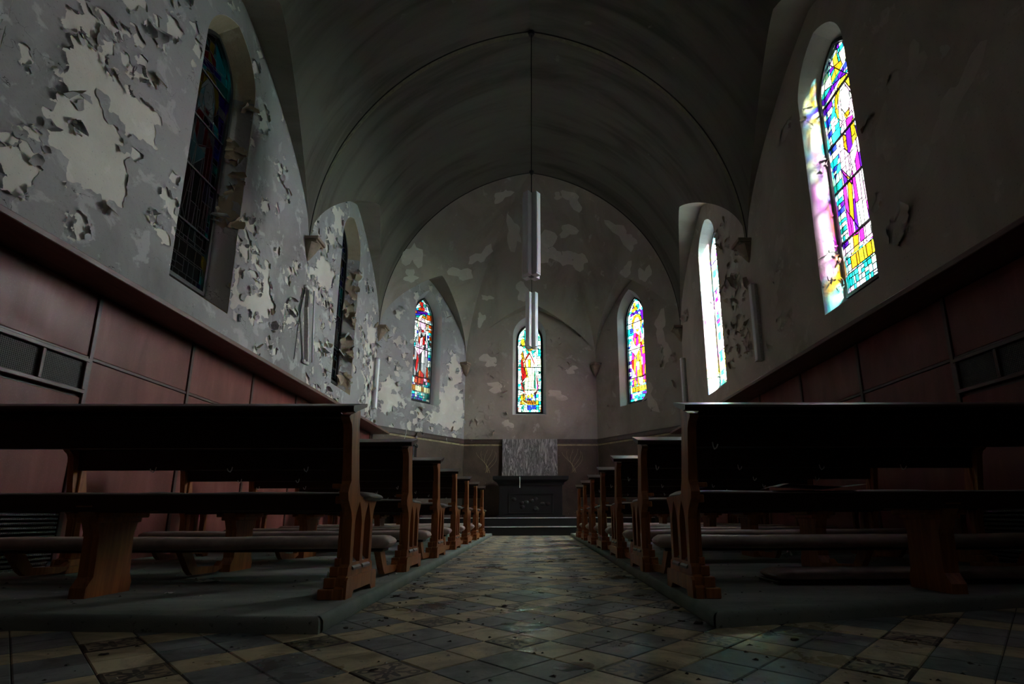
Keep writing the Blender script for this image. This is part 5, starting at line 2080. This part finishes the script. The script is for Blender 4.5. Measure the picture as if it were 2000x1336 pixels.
CH = [chip_mesh(k, .03, M['chip']) for k in range(6)]
DK = [chip_mesh(40 + k, .03, M['darkchip']) for k in range(6)]
rr = random.Random(12)
for k in range(70):
    # mostly swept against the platform edges
    if rr.random() < .6:
        y = 2.3 + 6 * rr.random() ** 1.7
        x = (-0.86 - .0107 * (y - 2.2) + abs(rr.gauss(0.06, .07)) + .03) if rr.random() < .65 else (0.77 + .014 * (y - 2.2) - abs(rr.gauss(0.05, .06)) - .03)
    else:
        y = 1.6 + 5 * rr.random() ** 1.5; x = rr.uniform(-.75, .7)
        if y < 2.1: x = rr.uniform(-1.6, 1.7)
    dark = rr.random() < .6
    me = rr.choice(DK if dark else CH)
    o = bpy.data.objects.new('dry_leaf' if dark else 'plaster_chip', me)
    COL.objects.link(o)
    s_ = rr.uniform(.35, .9)
    o.location = (x, y, 0.0); o.rotation_euler = (0, 0, rr.uniform(0, 6)); o.scale = (s_ * rr.uniform(.8, 1.8), s_, s_)
    if dark: tag(o, 'small dark leaf scrap lying on the aisle tiles', 'debris', 'dark scraps on the tiles')
    else: tag(o, 'small pale plaster chip lying on the aisle tiles', 'debris', 'plaster chips on the tiles')
m = MB()
for k in range(900):
    y = 2.4 + 8 * rr.random() ** 1.6
    side = rr.random() < .5
    x = rr.uniform(-3.9, -0.95) if side else rr.uniform(0.95, 3.8)
    if not side and y < 2.35 + .26 * x + .1: continue
    if side and y < 2.55: continue
    s_ = rr.uniform(.003, .014)
    a = rr.uniform(0, 6)
    h = s_ * rr.uniform(.2, .7)
    m.add([(x + s_ * math.cos(a + q * 2.1) * rr.uniform(.5, 1.2), y + s_ * math.sin(a + q * 2.1), PLAT) for q in range(3)] + [(x, y, PLAT + h)], [(0, 1, 3), (1, 2, 3), (2, 0, 3)], 0 if rr.random() < .5 else 1)
tag(m.build('platform_grit', [M['chip'], M['darkchip']], fix=False), 'fine plaster grit strewn over the carpeted platforms', 'grit', kind='stuff')
m = MB()
for k in range(700):
    y = 1.3 + 8 * rr.random() ** 1.8
    x = rr.uniform(-.85, .75) if y > 2.15 else rr.uniform(-1.8, 1.9)
    s_ = rr.uniform(.003, .012)
    a = rr.uniform(0, 6)
    m.add([(x + s_ * math.cos(a + q * 2.1) * rr.uniform(.5, 1.5), y + s_ * math.sin(a + q * 2.1), 0.0005) for q in range(3)] + [(x, y, s_ * .5)], [(0, 1, 3), (1, 2, 3), (2, 0, 3)], 0 if rr.random() < .35 else 1)
tag(m.build('floor_grit', [M['chip'], M['darkchip']], fix=False), 'fine grit and crumbs scattered over the floor tiles', 'grit', kind='stuff')


def mk_water():
    N = NT('puddle water')
    p = N.pos()
    N.t.nodes.remove(N.bsdf)
    h = N.math('ADD', N.noise(p, 26, 4, 0.6), N.math('MULTIPLY', N.noise(p, 90, 3, 0.6), 0.3))
    bp = N.n('ShaderNodeBump'); bp.inputs['Strength'].default_value = 1.0; bp.inputs['Distance'].default_value = 0.003
    N.l(h, bp.inputs['Height'])
    fr = N.n('ShaderNodeFresnel'); fr.inputs[0].default_value = 1.45; N.l(bp.outputs[0], fr.inputs['Normal'])
    tr = N.n('ShaderNodeBsdfTransparent'); tr.inputs[0].default_value = (0.98, 0.98, 0.98, 1)
    gl = N.n('ShaderNodeBsdfGlossy'); gl.inputs[1].default_value = 0.2; N.l(bp.outputs[0], gl.inputs['Normal'])
    mx = N.n('ShaderNodeMixShader'); N.l(fr.outputs[0], mx.inputs[0]); N.l(tr.outputs[0], mx.inputs[1]); N.l(gl.outputs[0], mx.inputs[2])
    N.l(mx.outputs[0], N.out.inputs[0])
    return N.mat


M['water'] = mk_water()
for k, (x, y, rx, ry) in enumerate([(-.03, 2.36, .085, .055), (-.045, 2.25, .075, .04), (-.06, 2.72, .06, .09), (.06, 2.72, .08, .10), (-.03, 2.08, .04, .05), (-.03, 1.93, .04, .045), (.13, 1.72, .06, .05)]):
    rr = random.Random(60 + k)
    N_ = 16
    ph = rr.uniform(0, 6)
    ring = [(1 + .25 * math.sin(2 * 2 * PI * i / N_ + ph) + rr.uniform(-.18, .18)) for i in range(N_)]
    m = MB()
    v = [(0, 0, .0018)] + [(rx * .55 * r * math.cos(2 * PI * i / N_), ry * .55 * r * math.sin(2 * PI * i / N_), .0016) for i, r in enumerate(ring)] + [(rx * r * math.cos(2 * PI * i / N_), ry * r * math.sin(2 * PI * i / N_), .0006) for i, r in enumerate(ring)]
    m.add(v, [(0, 1 + i, 1 + (i + 1) % N_) for i in range(N_)] + [(1 + i, 1 + N_ + i, 1 + N_ + (i + 1) % N_, 1 + (i + 1) % N_) for i in range(N_)])
    o = m.build('puddle', M['water'], smooth=True)
    o.location = (x, y, 0)
    tag(o, ['glinting puddle in mid aisle, upper of the bright pair', 'glinting puddle in mid aisle, lower of the bright pair', 'faint puddle farthest up the aisle, left of two', 'faint puddle farthest up the aisle, right of two', 'small puddle just nearer than the bright pair', 'small puddle second nearest to the viewer', 'wet patch nearest to the viewer at the bottom edge'][k], 'puddle', 'puddles on the aisle tiles')
